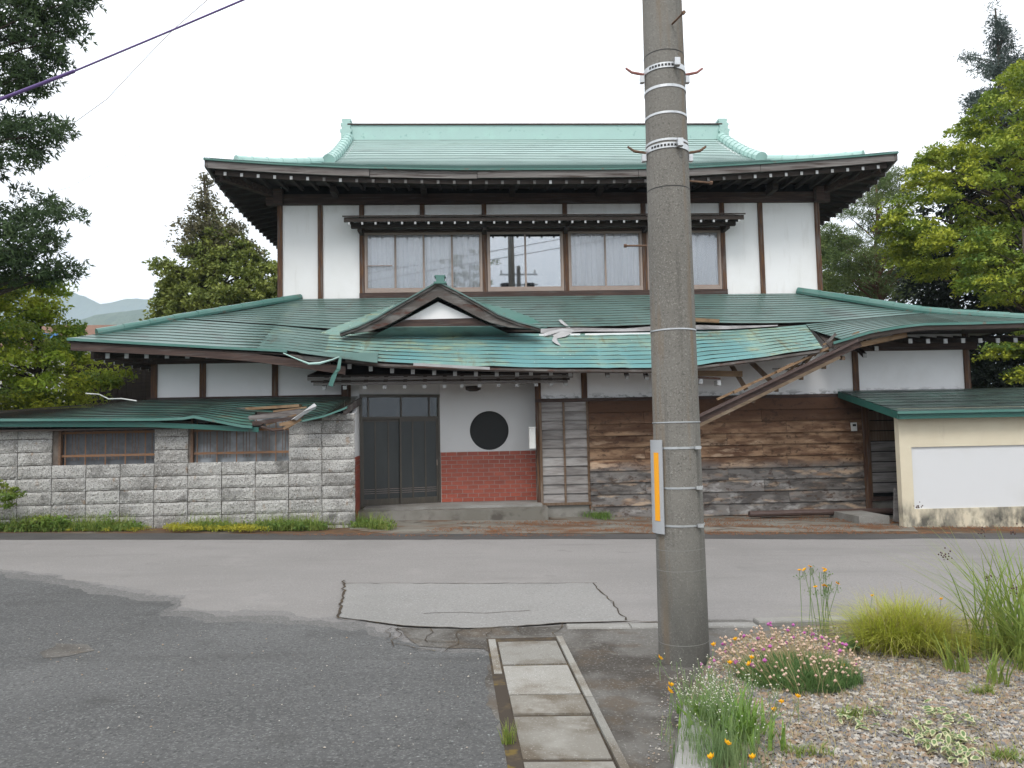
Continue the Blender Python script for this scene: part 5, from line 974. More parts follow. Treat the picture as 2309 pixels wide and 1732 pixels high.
# left: dark whorled conifer reaching in from outside the frame
tree('dark_conifer', 'tall dark green tree whose branches hang in from the upper corner beside the cable', [
    [(-260, -160), (190, -120), (196, 25), (165, 60), (170, 100), (130, 128), (112, 165), (60, 205), (15, 218), (-260, 240)],
    [(-260, 255), (15, 248), (70, 262), (128, 268), (138, 305), (95, 330), (88, 375), (70, 388), (35, 365), (-260, 380)],
    [(-260, 405), (55, 412), (110, 430), (170, 450), (168, 490), (125, 500), (95, 545), (165, 575), (150, 600), (90, 605), (-260, 625)]],
    14.6, 1.3, gp_(-11.2, 15.0), (-11.2, 15, 12.5), lf_yew, 640, 18, .30, .125, r0=.22, nl=120, star=True, asp=.11, nleaf=8)
tree('maple_tree', 'yellow-green maple crowded against the left end of the house', [[(-260, 590), (60, 598), (118, 612), (142, 640), (112, 675), (150, 705), (192, 745), (215, 790), (262, 800), (276, 815), (225, 845), (200, 862), (180, 900), (-260, 930)]],
    16.6, 1.4, gp_(-9.3, 16.9), (-9.3, 16.9, 4.6), lf_maple, 330, 150, .34, .085, nl=60, flat=.38, extra=(lf_mapleg, .3), maxd=90, droop=.3)
gcon = tree('garden_conifer', 'dense olive conifer with thin reddish top behind the left of the house', [[(375, 590), (405, 560), (395, 535), (425, 520), (435, 480), (470, 460), (500, 500), (540, 520), (570, 560), (625, 580), (640, 720), (318, 720), (318, 695), (345, 675), (325, 655), (355, 632), (338, 612), (368, 606)], [(312, 562), (330, 556), (385, 575), (400, 600), (370, 598)]],
    27, 2.2, gp_(xat(455, 650, 27), 27.1), tuple(at(440, 378, 27.1)), lf_con, 560, 70, .36, .14, r0=.24, nl=140, flat=.5, droop=.3)
tsp = [(436, 370), (448, 385), (470, 440), (505, 470), (540, 515), (580, 560), (400, 570), (372, 520), (395, 505), (378, 480), (412, 470), (405, 440), (428, 430)]
Ct = crown_points(tsp, 27, 1.2, 130); quads('crown', leaf_soup(Ct, 46, .34, .13, .7, .5, .6), lf_rust, gcon)
mb = MB()
for e in Ct[::2]: a = np.array([xat(447, 500, 27), 27.0, max(5., e[2]-.7)]); mb.tube([a, (a+e)/2+[0, 0, .05], e], [.03, .02, .008], 4, cap=False)
mb.build('branches', bark_m, gcon, fix=False)
# right
tree('spruce_tree', 'bluish spruce spire showing above the big maple', [[(2146, 12), (2152, 12), (2168, 55), (2190, 88), (2200, 120), (2240, 150), (2250, 300), (2090, 300), (2085, 215), (2120, 200), (2135, 140), (2140, 80)], [(2076, 118), (2090, 118), (2130, 145), (2128, 165), (2100, 145)]],
    28, 1.4, gp_(xat(2170, 300, 28), 28), tuple(at(2150, 20, 28)), lf_spr, 300, 80, .32, .15, r0=.22, nl=60, frac=(.2, .97, .03), asp=.22, flat=.7)
tree('pine_tree', 'open red-trunked pine behind the right end of the house', [[(1815, 455), (1850, 430), (1880, 425), (1905, 365), (1950, 345), (1990, 380), (1985, 430), (1940, 440), (1960, 480), (1900, 500), (1850, 480)], [(1770, 500), (1830, 480), (1900, 505), (1990, 500), (2000, 590), (1985, 640), (1880, 640), (1770, 632)]],
    26.5, 1.7, gp_(xat(1890, 600, 26.5), 26.5), tuple(at(1893, 370, 26.5)), lf_pine, 150, 30, .42, .16, r0=.17, nl=60, barkm=pbark_m, star=True, asp=.06, nleaf=9)
tree('bushy_tree', 'mid-green bushy tree just past the right wall of the upper floor', [[(1765, 470), (1800, 490), (1860, 530), (1920, 545), (1985, 560), (1995, 650), (1760, 650)]],
    30, 2, gp_(xat(1870, 600, 30), 30), (xat(1870, 600, 30), 30, 7.5), lf_pine, 170, 60, .45, .14, r0=.2, nl=50, flat=.5)
tree('evergreen_tree', 'very dark evergreen filling the gap behind the outbuilding', [[(1960, 560), (1985, 470), (2050, 385), (2140, 310), (2360, 240), (2400, 900), (2085, 880), (2088, 745), (2000, 690), (1960, 640)]],  # crown stretched up behind the maple to stand in for its shaded gaps
    22.5, 1.6, gp_(14.6, 22.5), (14.6, 22.5, 8.5), lf_dark, 620, 90, .50, .16, r0=.22, nl=80, flat=.6)
tree('large_maple', 'huge layered yellow-green maple on the right side of the house', [
    [(2420, 80), (2300, 120), (2212, 135), (2165, 165), (2135, 205), (2105, 235), (2060, 275), (2028, 300), (1985, 345), (1965, 385), (1945, 400), (1925, 445), (1915, 475), (1935, 520), (1915, 560), (1920, 590), (1965, 600), (2050, 610), (2130, 560), (2420, 600)]],
    20.2, 3.2, gp_(xat(2230, 700, 20.4), 20.4), tuple(at(2230, 170, 20.3)), lf_mapr, 360, 190, .44, .11, r0=.26, nl=90, flat=.26, up=.9, maxd=170, droop=.35)
tree('front_maple', 'bright maple boughs hanging in front at the right edge above the lower roof', [[(2045, 615), (2060, 580), (2085, 545), (2100, 510), (2150, 515), (2190, 530), (2260, 510), (2420, 520), (2420, 640), (2230, 660), (2190, 700), (2150, 665), (2080, 665)], [(2110, 740), (2140, 755), (2212, 720), (2300, 700), (2300, 850), (2180, 820), (2200, 780), (2150, 765)]],
    17.6, 1.0, gp_(13.6, 18.2), (13.4, 17.9, 6.4), lf_mapr, 95, 150, .36, .10, r0=.12, nl=40, flat=.28, up=.9, droop=.35, extra=(lf_mapleg, .4))
# bush by the block wall
tree('shrub', 'small dark leafy shrub at the foot of the block wall', [[(-120, 1045), (0, 1030), (30, 1050), (55, 1075), (45, 1100), (-120, 1110)]], 13.2, .25, gp_(-8.2, 13.2), (-8.2, 13.2, .6), lf_mapleg, 40, 70, .13, .055, r0=.02, nl=10, cat='shrub')

# ---- grasses and weeds
def blades(C, n_per, L, Wd, lean, spread, curve_=.5, segs=3):
    """curved strips; returns quads"""
    n = len(C)*n_per; c = np.repeat(C, n_per, 0).astype(float); a = rng.random(n)*2*math.pi; c[:, :2] += rng.normal(0, spread, (n, 2))
    l = L*(.55+.6*rng.random(n)); ln = lean*(.3+rng.random(n)); dirh = np.stack([np.cos(a), np.sin(a), 0*a], 1); sdv = np.stack([-np.sin(a), np.cos(a), 0*a], 1)
    pts = []
    for i in range(segs+1):
        t = i/segs; h = l*(t-curve_*ln*t*t*.5); o = l*ln*(t**1.6)
        pts.append(c+dirh*o[:, None]+np.array([0, 0, 1.])*h[:, None])
    V = []
    for i in range(segs):
        w0, w1 = Wd*(1-(i/segs)**2)*.5, Wd*(1-((i+1)/segs)**2)*.5+.0003
        V.append(np.stack([pts[i]-sdv*w0, pts[i]+sdv*w0, pts[i+1]+sdv*w1, pts[i+1]-sdv*w1], 1))
    return np.concatenate(V, 0).reshape(-1, 3), pts[-1]
def ground_pts(poly, n, dz=0.):
    poly = np.array(poly, float); lo, hi = poly.min(0), poly.max(0); P = np.zeros((0, 2))
    while len(P) < n: q = lo+rng.random((n*3, 2))*(hi-lo); P = np.vstack([P, q[inside(q, poly)]])
    P = P[:n]; return np.column_stack([P, gz(P[:, 0])+dz])
W2 = lambda pts: [tuple(G(*p)[:2]) for p in pts]
vg = W2([(-100, 1150), (0, 1148), (400, 1146), (700, 1146), (900, 1145), (905, 1137), (770, 1132)])+[(bxr, YBW-.02), (-9.5, YBW-.02)]
gp1 = ground_pts(vg, 3600); dens = np.sin(gp1[:, 0]*1.7+1)+np.sin(gp1[:, 0]*4.3+gp1[:, 1]*3)+rng.normal(0, .7, len(gp1))-.12*(gp1[:, 0]+5.5)+(gp1[:, 1]-13.2)*1.0 > .35; gp1 = gp1[dens]
V1, _ = blades(gp1, 5, .15, .008, .9, .05); V2, _ = blades(gp1[rng.random(len(gp1)) < .16], 6, .32, .008, .7, .06)
quads('grass', np.vstack([V1, V2]), lf_grass, kind='stuff')['label'] = 'rough green grass along the foot of the block wall'
Vw = leaf_soup(gp1[rng.random(len(gp1)) < .22]+[0, 0, .05], 22, .12, .05, .7, .6, .8); tag(quads('weeds', Vw, lf_weed, kind='stuff'), 'low leafy weeds growing along the block wall')
Vw = leaf_soup(gp1[(gp1[:, 0] < -6.2) & (np.sin(gp1[:, 0]*5) > .1) & (rng.random(len(gp1)) < .2)]+[0, 0, .13], 24, .14, .05, .9, .6, .8); tag(quads('weeds', Vw, lf_mapleg, kind='stuff'), 'taller dark leafy weeds at the left of the block wall')
sp_ = W2([(355, 1150), (370, 1134), (400, 1126), (450, 1128), (480, 1138), (540, 1144), (580, 1151)]); Vs = leaf_soup(ground_pts(sp_, 300, .06), 40, .09, .022, .5, .8, .8); tag(quads('sedum', Vs, lf_sedum, kind='stuff'), 'yellow stonecrop mat at the road edge by the block wall')
sp2 = W2([(120, 1140), (330, 1140), (330, 1149), (120, 1149)]); tag(quads('sedum', leaf_soup(ground_pts(sp2, 60, .03), 26, .06, .016, .5, .8, .8), lf_sedum, kind='stuff'), 'thin yellowish stonecrop further along the road edge')
pa = W2([(1240, 1100), (1300, 1100), (1325, 1118), (1310, 1126), (1250, 1115)]); V1, _ = blades(ground_pts(pa, 130), 8, .16, .008, .9, .04); tag(quads('grass', np.vstack([V1, leaf_soup(ground_pts(pa, 50, .05), 20, .08, .03, .6, .6, .8)]), lf_weed, kind='stuff'), 'green weed patch at the foot of the board wall')
# needle litter and pebbles on the apron
lt = W2([(560, 1157), (905, 1150), (1000, 1128), (1250, 1125), (1600, 1112), (1860, 1108), (1980, 1130), (2212, 1140), (2212, 1152), (1500, 1158), (1000, 1160)])
P = ground_pts(lt, 9000, .012); a = rng.random(9000)*math.pi; L = .03*(.5+rng.random(9000)); dx = np.stack([np.cos(a)*L, np.sin(a)*L, rng.random(9000)*.01], 1); sx = np.stack([-np.sin(a), np.cos(a), 0*a], 1)*.005
clus = np.sin(P[:, 0]*2.1+np.sin(P[:, 1]*3)*2)+np.sin(P[:, 1]*6.3+P[:, 0]*.8)+rng.normal(0, .6, 9000) > -.1; P, dx, sx = P[clus], dx[clus], sx[clus]
tag(quads('needle_litter', np.stack([P-dx-sx, P+dx-sx, P+dx+sx, P-dx+sx], 1).reshape(-1, 3), mat('dry_needles', (.20, .088, .042), .9, .1, [(9, 4, .45, .65, (.11, .06, .04), .8), (13, 3, .6, .7, (.30, .20, .10), .7)]), kind='stuff'), 'rusty dry needles scattered over the apron')
# ---- gravel of the planting bed
bpoly = [tuple(p) for p in [g2(1500, 1560), g2(1530, 1450), g2(1600, 1395), g2(1750, 1370), g2(2000, 1358), g2(2420, 1350), g2(2420, 1760), g2(1470, 1760)]]
def pebbles(P, s0, s1):
    n = len(P); o = np.array([(1, 0, 0), (-1, 0, 0), (0, 1, 0), (0, -1, 0), (0, 0, 1), (0, 0, -.6)], float)
    sz = s0+(s1-s0)*rng.random(n)**2.2; V = o[None]*(sz[:, None, None]*np.array([1, .8, .65])*(.7+.6*rng.random((n, 6, 1)))); a = rng.random(n)*6.28; ca, sa = np.cos(a)[:, None], np.sin(a)[:, None]
    X = V[..., 0]*ca-V[..., 1]*sa; Yv = V[..., 0]*sa+V[..., 1]*ca; V = np.stack([X, Yv, V[..., 2]], -1)+P[:, None]
    f = [(0, 2, 4), (2, 1, 4), (1, 3, 4), (3, 0, 4), (2, 0, 5), (1, 2, 5), (3, 1, 5), (0, 3, 5)]
    return V[:, np.array(f)].reshape(-1, 3)
P = np.vstack([ground_pts(bpoly, 34000, .05), ground_pts(W2([(1540, 1480), (1700, 1440), (2350, 1440), (2350, 1700), (1540, 1700)]), 26000, .052)])
tag(quads('gravel', pebbles(P, .004, .016), peb_m, kind='stuff', k=3), 'mixed grey and tan gravel covering the planting bed')
P = ground_pts(W2([(1440, 1470), (1480, 1450), (1500, 1560), (1420, 1659), (1390, 1659)]), 260, .012); tag(quads('gravel', pebbles(P, .003, .012), peb_m, kind='stuff', k=3), 'loose grit strewn on the pavement by the bed kerb')
P = ground_pts(W2([(50, 1330), (700, 1370), (1040, 1420), (1080, 1655), (60, 1655)]), 260, .012); tag(quads('grit', pebbles(P, .003, .010), peb_m, kind='stuff', k=3), 'loose grit scattered over the dark asphalt')
Vd, _ = blades(ground_pts(bpoly, 1300, .052), 4, .04, .004, 1.7, .03, .3); tag(quads('dry_grass', Vd, lf_straw, kind='stuff'), 'short straw-coloured grass bits between the gravel')
dp = ground_pts(bpoly, 70, .05); dq = dp+np.column_stack([rng.normal(0, .05, 70), rng.normal(0, .05, 70), .06+.14*rng.random(70)])
# ---- plants of the bed
def disc_heads(T, r, seg=5):      # small rounded flower heads
    n = len(T); o = np.array([(1, 0, 0), (-1, 0, 0), (0, 1, 0), (0, -1, 0), (0, 0, 1), (0, 0, -1)], float); V = o[None]*(r*(.7+.6*rng.random((n, 1, 1))))+T[:, None]
    f = [(0, 2, 4), (2, 1, 4), (1, 3, 4), (3, 0, 4), (2, 0, 5), (1, 2, 5), (3, 1, 5), (0, 3, 5)]; return V[:, np.array(f)].reshape(-1, 3)
def petals(T, r, k=7, cup=.5):
    V = []
    for t in T:
        tl = rng.normal(0, .35, 2)
        for i in range(k):
            a = i*2*math.pi/k+rng.random()*.3; d = np.array([math.cos(a), math.sin(a), cup+tl[0]*math.cos(a)]); s_ = np.array([-math.sin(a), math.cos(a), 0])
            V.append([t, t+d*r*.6+s_*r*.42, t+d*r*np.array([.75, .75, 1.2]), t+d*r*.6-s_*r*.42])
    return np.array(V).reshape(-1, 3)
def stems(A, B, wd):
    n = len(A); V = []; mid = (A+B)/2+rng.normal(0, .012, A.shape)
    for p, q in ((A, mid), (mid, B)):
        s_ = np.tile(np.array([wd/2, 0, 0]), (n, 1)); V.append(np.stack([p-s_, p+s_, q+s_, q-s_], 1))
    return np.concatenate(V, 0).reshape(-1, 3)
tag(quads('dead_stems', stems(dp, dq, .003), lf_straw, kind='stuff'), 'thin dead stems standing about the gravel bed')
# pink thrift cushion
c = G(1738, 1478, .05); r_ = .38; root = thing('thrift_plant', c, 'cushion of thrift with pink and faded papery flower heads on the gravel', 'plant')
th = rng.random(1500)*6.28; rr = np.sqrt(rng.random(1500))*r_; B_ = np.column_stack([c[0]+rr*np.cos(th), c[1]+.10+rr*np.sin(th)*.8, np.full(1500, c[2])]); B_[:, 2] += .07*np.sqrt(np.clip(1-(rr/r_)**2, 0, 1))-.01
V, _ = blades(B_, 6, .09, .003, .9, .012); quads('foliage', V, lf_thrift, root)
n = 380; th = rng.random(n)*6.28; rr = np.sqrt(rng.random(n))*r_*1.15; A_ = np.column_stack([c[0]+rr*np.cos(th)*.9, c[1]+.12+rr*np.sin(th)*.75, np.full(n, c[2]+.03)]); A_[:, 1] += .06*rng.random(n); T = A_+np.column_stack([np.cos(th)*rr*.25-.04+rng.normal(0, .03, n), np.sin(th)*rr*.2+.04+rng.normal(0, .03, n), .15+.13*rng.random(n)-.13*(rr/r_)**2])
quads('stems', stems(A_, T, .003), lf_straw, root, 'stuff'); pk = (rng.random(n) < .16) & (T[:, 1] > c[1]-.02); quads('spent_flowers', disc_heads(T[~pk], .0105), fl_spent, root, 'stuff', k=3); quads('pink_flowers', disc_heads(np.vstack([T[pk], T[pk]+rng.normal(0, .007, (pk.sum(), 3))]), .012), fl_pink, root, 'stuff', k=3)
# sedge tuft
c = G(1965, 1400, .05); root = thing('sedge_tuft', c, 'arching yellow-green sedge tuft behind the thrift', 'plant')
B_ = np.column_stack([c[0]+rng.normal(0, .13, 240), c[1]+rng.normal(0, .10, 240), np.full(240, c[2])]); V, _ = blades(B_, 12, .46, .0045, 1.2, .03, .95, 5); quads('leaf_tuft', V, lf_sedge, root)
V, _ = blades(B_[:90], 6, .36, .003, 1.5, .05, 1.2, 5); quads('dry_leaf_tuft', V, lf_straw, root)
V, _ = blades(B_[:60], 4, .46, .003, .8, .04, .6, 4); quads('seed_stems', V, lf_straw, root)
c2 = G(1835, 1408, .05); mb = None
root = thing('broadleaf_weed', c2, 'pale grey-green broad leaves at the edge of the sedge tuft', 'plant')
V, _ = blades(np.array([c2]), 7, .15, .075, 1.1, .03, .8, 4); quads('leaves', V, lf_mid, root)
# tall hawkweed
c = G(1778, 1372, .05); root = thing('tall_hawkweed', c, 'tall thin hawkweed stems with small yellow flowers above the thrift', 'plant')
n = 16; A_ = np.column_stack([c[0]+rng.normal(0, .06, n), c[1]+rng.normal(0, .04, n), np.full(n, c[2])]); T = A_+np.column_stack([rng.normal(0, .05, n), rng.normal(0, .04, n), .36+.17*rng.random(n)]); quads('stems', stems(A_, T, .005), lf_mid, root, 'stuff')
q = T[rng.random(n) < .55]; [quads('flower', petals(np.array([t_]), .022, 9, .4), fl_yel, root) for t_ in q]; bd = np.repeat(T, 5, 0)+rng.normal(0, .022, (n*5, 3))-np.array([0, 0, .03]); quads('buds', disc_heads(bd, .006), lf_mid, root, k=3); quads('side_stems', stems(np.repeat(T, 5, 0)-np.array([0, 0, .07]), bd, .0025), lf_mid, root, 'stuff')
# white-flowered clump with yellow poppies in front
c = G(1575, 1590, .05); root = thing('airy_white_plant', c, 'airy clump of tiny white flowers over bright green leaves by the pole', 'plant')
B_ = np.column_stack([c[0]+rng.normal(0, .085, 60), c[1]+rng.normal(0, .12, 60)+.04, np.full(60, c[2])]); V, _ = blades(B_, 7, .17, .022, .8, .03, .6, 4); quads('leaves', V, lf_broad, root)
n = 130; A_ = np.column_stack([c[0]-.10+rng.normal(0, .11, n), c[1]-.06+rng.normal(0, .16, n), np.full(n, c[2])]); T = A_+np.column_stack([rng.normal(0, .07, n), rng.normal(0, .06, n), .18+.17*rng.random(n)]); quads('stems', stems(A_, T, .0028), lf_mid, root, 'stuff')
bd = np.repeat(T, 3, 0)+rng.normal(0, .024, (n*3, 3)); quads('side_stems', stems(np.repeat(T, 3, 0)-np.array([0, 0, .05]), bd, .0018), lf_mid, root, 'stuff'); quads('white_flowers', disc_heads(bd, .0034), fl_white, root, k=3)
c = G(1545, 1640, .05); root = thing('airy_white_plant', c, 'thin grey-green stems crowding the kerb at the bottom edge', 'plant')
B_ = np.column_stack([c[0]+rng.normal(0, .09, 90), c[1]+rng.normal(0, .10, 90)-.05, np.full(90, c[2])]); V, _ = blades(B_, 7, .17, .0035, .35, .02, .3, 4); quads('leaves', V, lf_mid, root)
# yellow poppies, one object each
pp = [(1428, 1425, 1470), (1541, 1396, 1500), (1588, 1384, 1440), (1624, 1424, 1500), (1577, 1435, 1520), (1450, 1483, 1570), (1449, 1497, 1580), (1617, 1438, 1510), (1724, 1508, 1560), (1672, 1537, 1580), (1573, 1610, 1690), (1535, 1640, 1720), (1820, 1443, 1470), (2033, 1296, 1370), (1884, 1289, 1370), (1625, 1640, 1700), (1688, 1520, 1555)]
pl_ = ["leftmost yellow poppy, in front of the pole's left side", "yellow poppy right of the pole's foot", 'yellow poppy between the pole and the thrift flowers', 'large yellow poppy at the left edge of the thrift cushion', 'small yellow poppy above the airy white clump', 'upper of two yellow poppies at the kerb side of the white clump', 'lower of two yellow poppies at the kerb side of the white clump', 'yellow poppy just under the large one by the thrift', 'wide open yellow poppy alone on the gravel below the thrift', 'yellow poppy at the right edge of the bright green leaves', 'yellow poppy low among the thin grey-green stems', 'lowest yellow poppy, touching the bottom edge by the kerb', 'small orange poppy at the front right of the thrift cushion', 'yellow flower behind the sedge tuft toward the tall grass', 'orange flower over the left end of the sedge tuft', 'yellow poppy at the bottom edge right of the thin stems', 'yellow poppy bud between thrift and open gravel']
for k, (x, y, yb_) in enumerate(pp):
    b = G(x+random.uniform(-6, 6), yb_, .05); t = at(x, y, b[1]); root = thing('yellow_poppy', b, pl_[k], 'flower', 'yellow poppies in the planting bed')
    quads('stem', stems(np.array([b]), np.array([t]), .004), lf_mid, root); quads('petals', petals(np.array([t]), 0.020 if y > 1380 else .017, 6, .9), fl_yel, root)
# tall grass at the right edge
c = G(2215, 1425, .05); root = thing('tall_grass_clump', c, 'tall arching green grass clump with dark seed heads at the right edge', 'plant')
B_ = np.column_stack([c[0]+rng.normal(.05, .14, 46), c[1]+rng.normal(0, .12, 46), np.full(46, c[2])]); V, tips = blades(B_-np.array([.04, 0, 0]), 4, .92, .013, .8, .04, .5, 6); quads('leaves', V, lf_grass, root)
V, tips = blades(B_[:22], 1, 1.0, .006, .65, .05, .35, 6); quads('flower_stems', V, lf_mid, root); bd = np.repeat(tips, 9, 0)+rng.normal(0, .018, (len(tips)*9, 3)); quads('seed_heads', disc_heads(bd, .007), fl_seed, root, k=3)
for k, (x, y, L, lb) in enumerate(((2065, 1450, .24, 'upright sword-leaved tuft in front of the sedge'), (2152, 1478, .26, 'upright sword-leaved tuft nearer the right edge'), (2205, 1450, .22, 'small sword-leaved tuft at the foot of the tall grass'))):
    c = G(x, y, .05); root = thing('iris_tuft', c, lb, 'plant', 'sword-leaved tufts'); V, _ = blades(np.array([c]), 24, L, .012, .55, .03, .3, 4); quads('leaves', V, lf_iris, root)
# green edging plants between sedge and grass
c = G(2110, 1400, .05); root = thing('leafy_weed', c, 'low green leafy weed between the sedge tuft and tall grass', 'plant'); B_ = np.column_stack([c[0]+rng.normal(0, .2, 60), c[1]+rng.normal(0, .1, 60), np.full(60, c[2]+.04)]); quads('leaves', leaf_soup(B_, 14, .08, .04, .6, .5, .7), lf_iris, root)
# variegated creeper
C_ = np.vstack([G(x, y, .05) for x, y in ((1830, 1560), (1852, 1573), (1900, 1545), (1960, 1590), (1990, 1572), (2020, 1590), (2040, 1560), (2060, 1600), (2080, 1570), (2040, 1625), (2070, 1650), (2000, 1620), (2100, 1640), (2020, 1545), (2090, 1610), (2055, 1640))])
root = thing('variegated_creeper', C_.mean(0)*[1, 1, 0]+[0, 0, C_[:, 2].min()], 'cream and green variegated creeper spreading over the gravel', 'plant')
cs = [(1, 0), (.55, .30), (-.1, .42), (-.7, .28), (-1, 0), (-.7, -.28), (-.1, -.42), (.55, -.30)]
def leafmesh(nm, k, m, dz): me = bpy.data.meshes.new(nm); me.from_pydata([(x*.026*k, y*.026*k, dz+.004*abs(y)-.004*x*x) for x, y in cs]+[(0, 0, dz)], [], [(i, (i+1) % 8, 8) for i in range(8)]); me.materials.append(m); return me
lm1, lm2 = leafmesh('leaf', 1, lf_cream, 0), leafmesh('leaf_centre', .62, lf_mid, .0022)
for c_ in C_:
    for k in range(12):
        d = rng.normal(0, .032, 3); p = c_+np.array([d[0]*1.3, d[1], .018+abs(d[2])*.6]); sc = .75+.6*random.random(); rot = (rng.normal(0, .35)-.1, rng.normal(0, .35), random.uniform(0, 6.28))
        o = link(bpy.data.objects.new('leaf', lm1), root, p); o.rotation_euler = rot; o.scale = (sc,)*3; q = bpy.data.objects.new('leaf_centre', lm2); COL.objects.link(q); q.parent = o
for k, (x, y, lb) in enumerate(((1845, 1550, 'small fresh green weed in the open gravel'), (2170, 1640, 'green weed in the bottom right corner'), (1745, 1630, 'tiny weed low in the gravel at the bottom edge'), (2130, 1500, 'feathery weed below the sword-leaved tufts'))):
    c = G(x, y, .05); root = thing('small_weed', c, lb, 'weed'); V, _ = blades(c+np.column_stack([rng.normal(0, .05, 16), rng.normal(0, .03, 16), np.zeros(16)]), 6, .07, .005, 1.0, .012); quads('leaves', V, lf_iris, root)
c = G(1100, 1612); root = thing('pavement_weed', c+[0, 0, .015], 'small green grass tuft growing beside the drain lids', 'weed'); V, _ = blades(np.array([c+[0, 0, .01]])+rng.normal(0, .008, (8, 3))*[1, 1, 0], 8, .12, .004, .4, .01); quads('leaves', V, lf_iris, root)

# ================================================================== overhead lines
def wire(pts, Y0, Y1, r_, m, label, sag=0.):
    n = len(pts); P = np.array([at(x, y, Y0+(Y1-Y0)*i/(n-1)) for i, (x, y) in enumerate(pts)]); o = loose('overhead_cable', MB().tube(P, r_, 6), m, label, 'cable', smooth=True); return P, o
P, o = wire([(-120, 260), (0, 215), (160, 154), (370, 66), (525, 0), (660, -60)], 9.0, 7.5, .010, wire_m, 'thick dark cable crossing the upper left sky')
sl_ = MB().tube([P[0], P[1], P[2]], .019, 8).build('sleeve', wire_m, o)
wire([(140, 280), (230, 215), (310, 130), (372, 66), (450, -2), (520, -70)], 16, 12, .006, wire2_m, 'thin wire running down behind the thick cable')
wire([(500, 170), (560, 115), (610, 70), (660, 20), (720, -40)], 18, 14, .004, wire2_m, 'faint thin wire high above the upper roof')
wire([(75, 425), (150, 405), (250, 350), (420, 240)], 16, 15, .003, wire2_m, 'faint thin wire low over the left trees')

# ================================================================== neighbours, seen past the left end of the house
nh_ = thing('neighbour_house', (-15, 40, 0), 'distant house with rusty orange roof and blue sheet between maple and roof corner', 'house')
a = at(100, 752, 40); b = at(175, 745, 40); MB().box(a[0]-4, b[0]+.3, 40, 46, -.5, a[2]+.2).build('wall', mat('far_wall', (.45, .45, .43), .9, .1), nh_)
mb = MB(); z = a[2]+.1; mb.prism([(a[0]-5, 39.4, z), (a[0]-5, 43, z+1.5), (a[0]-5, 46.6, z)], (b[0]-a[0]+5.4, 0, 0)); mb.build('roof', mat('rust_roof', (.15, .085, .06), .8, .2, [(1, 5, .45, .65, (.20, .11, .075), .8)]), nh_)
MB().box(a[0]-.5, a[0]+.9, 39.2, 39.4, z+.25, z+.55).build('blue_sheet', mat('blue_sheet', (.08, .22, .45), .6, .3), nh_)
dw_ = thing('dark_fence', (-8, 19, 0), 'dark vertical-board fence in the shade left of the house', 'fence')
fx0, fx1 = at(140, 830, 18.5)[0], at(345, 830, 18.5)[0]; fz = zat(260, 762, 18.5); nb_ = 20
for i in range(nb_): a = fx0+(fx1-fx0)*i/nb_; b = fx0+(fx1-fx0)*(i+1)/nb_; MB().box(a+.004, b-.004, 18.5+random.uniform(0, .01), 18.53, -.2, fz+(i/nb_-.5)*.1).build('board', soffit_m, dw_)
MB().box(fx0, fx1, 18.54, 18.6, 1.2, 1.35).build('rail', soffit_m, dw_)
# things behind the camera that the upper windows mirror
def mirr(x, y, Yo): p = at(x, y, 2*17.415-Yo); return np.array([p[0], Yo, p[2]])
q = mirr(1120, 575, -9); tp = thing('transformer_pole', (q[0], -9, gz(q[0])), 'utility pole with transformers mirrored in the uncurtained upper window', 'utility pole')
MB().tube([(q[0], -9, -.2), (q[0], -9, q[2])], [.18, .11], 12).build('shaft', pole_m, tp)
for dx in (-.75, .62): MB().tube([(q[0]+dx, -9.1, q[2]-2.0), (q[0]+dx, -9.1, q[2]-1.0)], .30, 12).build('transformer', black_m, tp)
for z in (-.5, -1.1): MB().box(q[0]-1.1, q[0]+1.1, -9.2, -9.1, q[2]+z, q[2]+z+.09).build('crossarm', steel_m, tp)
for dx in (-1., -.5, .4, .95): MB().tube([(q[0]+dx, -9.15, q[2]-.42), (q[0]+dx, -9.15, q[2]-.2)], .05, 8).build('insulator', white_m, tp)
q = mirr(1015, 610, -11); bt_ = thing('mirrored_tree', (q[0], -11, gz(q[0])), 'thin tree mirrored in the curtained upper window', 'tree')
Ct = q+np.column_stack([rng.normal(0, .7, 70), rng.normal(0, .7, 70), rng.normal(-.2, 1.0, 70)]); quads('crown', leaf_soup(Ct, 40, .35, .16), lf_con, bt_); MB().tube([(q[0], -11, -.2), (q[0], -11, q[2]+1)], [.16, .04], 8).build('trunk', bark_m, bt_)
for k, ((x0, y0), (x1, y1), lb) in enumerate((((800, 607), (1035, 566), 'lowest power line mirrored in the upper windows'), ((800, 590), (1035, 548), 'upper power line mirrored in the upper windows'))):
    a, b = mirr(x0, y0, -8), mirr(x1, y1, -9); loose('power_line', MB().tube([a-(b-a)*1.5, a, b, b+(b-a)*2], .02, 5), black_m, lb, 'cable')
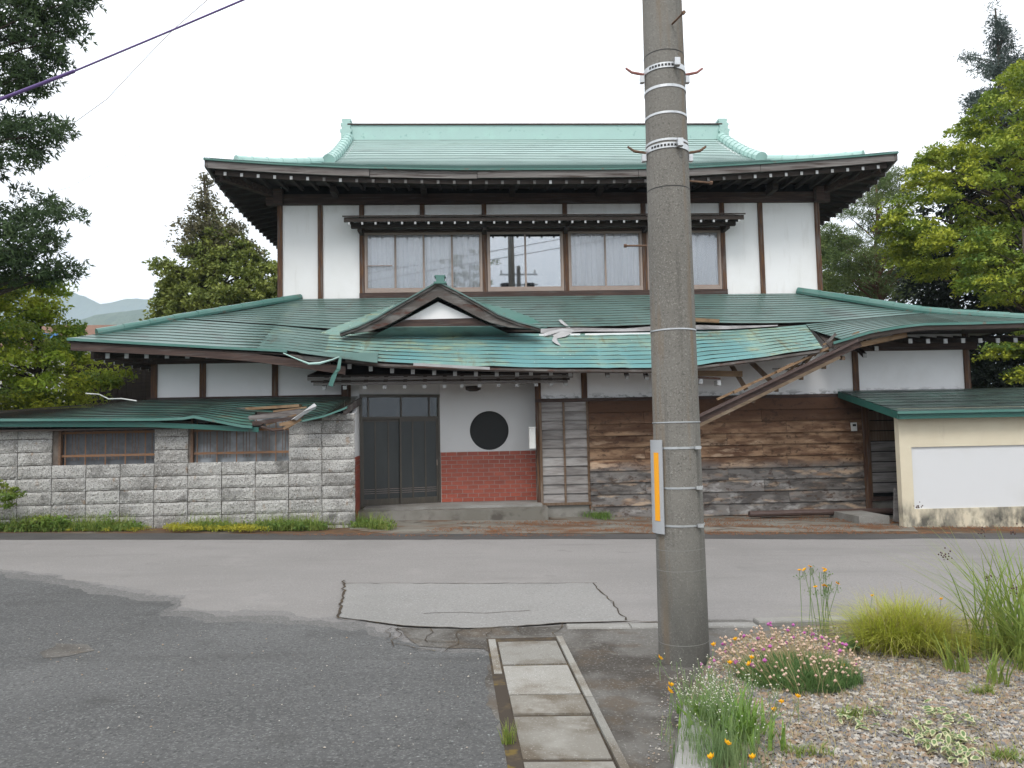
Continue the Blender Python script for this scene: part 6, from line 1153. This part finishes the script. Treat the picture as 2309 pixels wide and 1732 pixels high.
# hills
def hill(name, pts, Y, m, depth, seed):
    n = 160; px = np.linspace(-700, 1100, n); py = np.interp(px, [p[0] for p in pts], [p[1] for p in pts]); r2 = np.random.default_rng(seed); py += np.convolve(r2.normal(0, 2.2, n), np.ones(3)/3, 'same')
    top = np.array([at(x, y, Y) for x, y in zip(px, py)]); rows = []
    for t in np.linspace(0, 1, 14):
        q = top.copy(); q[:, 2] = -4+(top[:, 2]+4)*(t**1.2); q[:, 1] = Y-depth*(1-t); q[:, 2] += (r2.normal(0, 1, n)*.012*top[:, 2] if 0 < t < 1 else 0); rows.append(q)
    rows.append(top+np.array([0, depth, 0])*1-np.array([0, 0, 1])*(top[:, 2:3]+4)); mb = MB(); mb.grid(np.stack(rows, 0)); return tag(mb.build(name, m, smooth=False, fix=False), kind='structure')
hm = mat('forest_hill', (.045, .075, .030), .95, .1, [(.03, 6, .42, .62, (.07, .10, .035), .85), (.12, 6, .5, .66, (.028, .05, .022), .8)], bump=(.15, .8, 3))
hill('hill', [(-700, 560), (-100, 590), (60, 612), (110, 620), (160, 632), (215, 655), (240, 652), (290, 645), (335, 650), (450, 662), (700, 655), (1100, 640)], 3200, hm, 900, 3)
hill('hill', [(-700, 700), (0, 715), (150, 700), (200, 683), (235, 678), (285, 672), (310, 668), (340, 672), (450, 668), (700, 690), (1100, 700)], 1300, hm, 400, 5)
# ------------------------------------------------------------------ air
mb = MB(); mb.box(-5800, 5800, -2500, 5500, -4, 420)
hme = bpy.data.meshes.new('haze'); hme.from_pydata([tuple(v) for v in mb.v[0]], [], mb.f); hm2 = bpy.data.materials.new('haze_air'); hm2.use_nodes = True; n_ = hm2.node_tree.nodes; n_.remove(n_['Principled BSDF'])
pv = n_.new('ShaderNodeVolumePrincipled'); pv.inputs['Color'].default_value = (.72, .87, 1, 1); pv.inputs['Density'].default_value = .00042; pv.inputs['Anisotropy'].default_value = .2
hm2.node_tree.links.new(pv.outputs[0], n_['Material Output'].inputs['Volume']); hme.materials.append(hm2)
tag(link(bpy.data.objects.new('haze', hme)), kind='stuff')
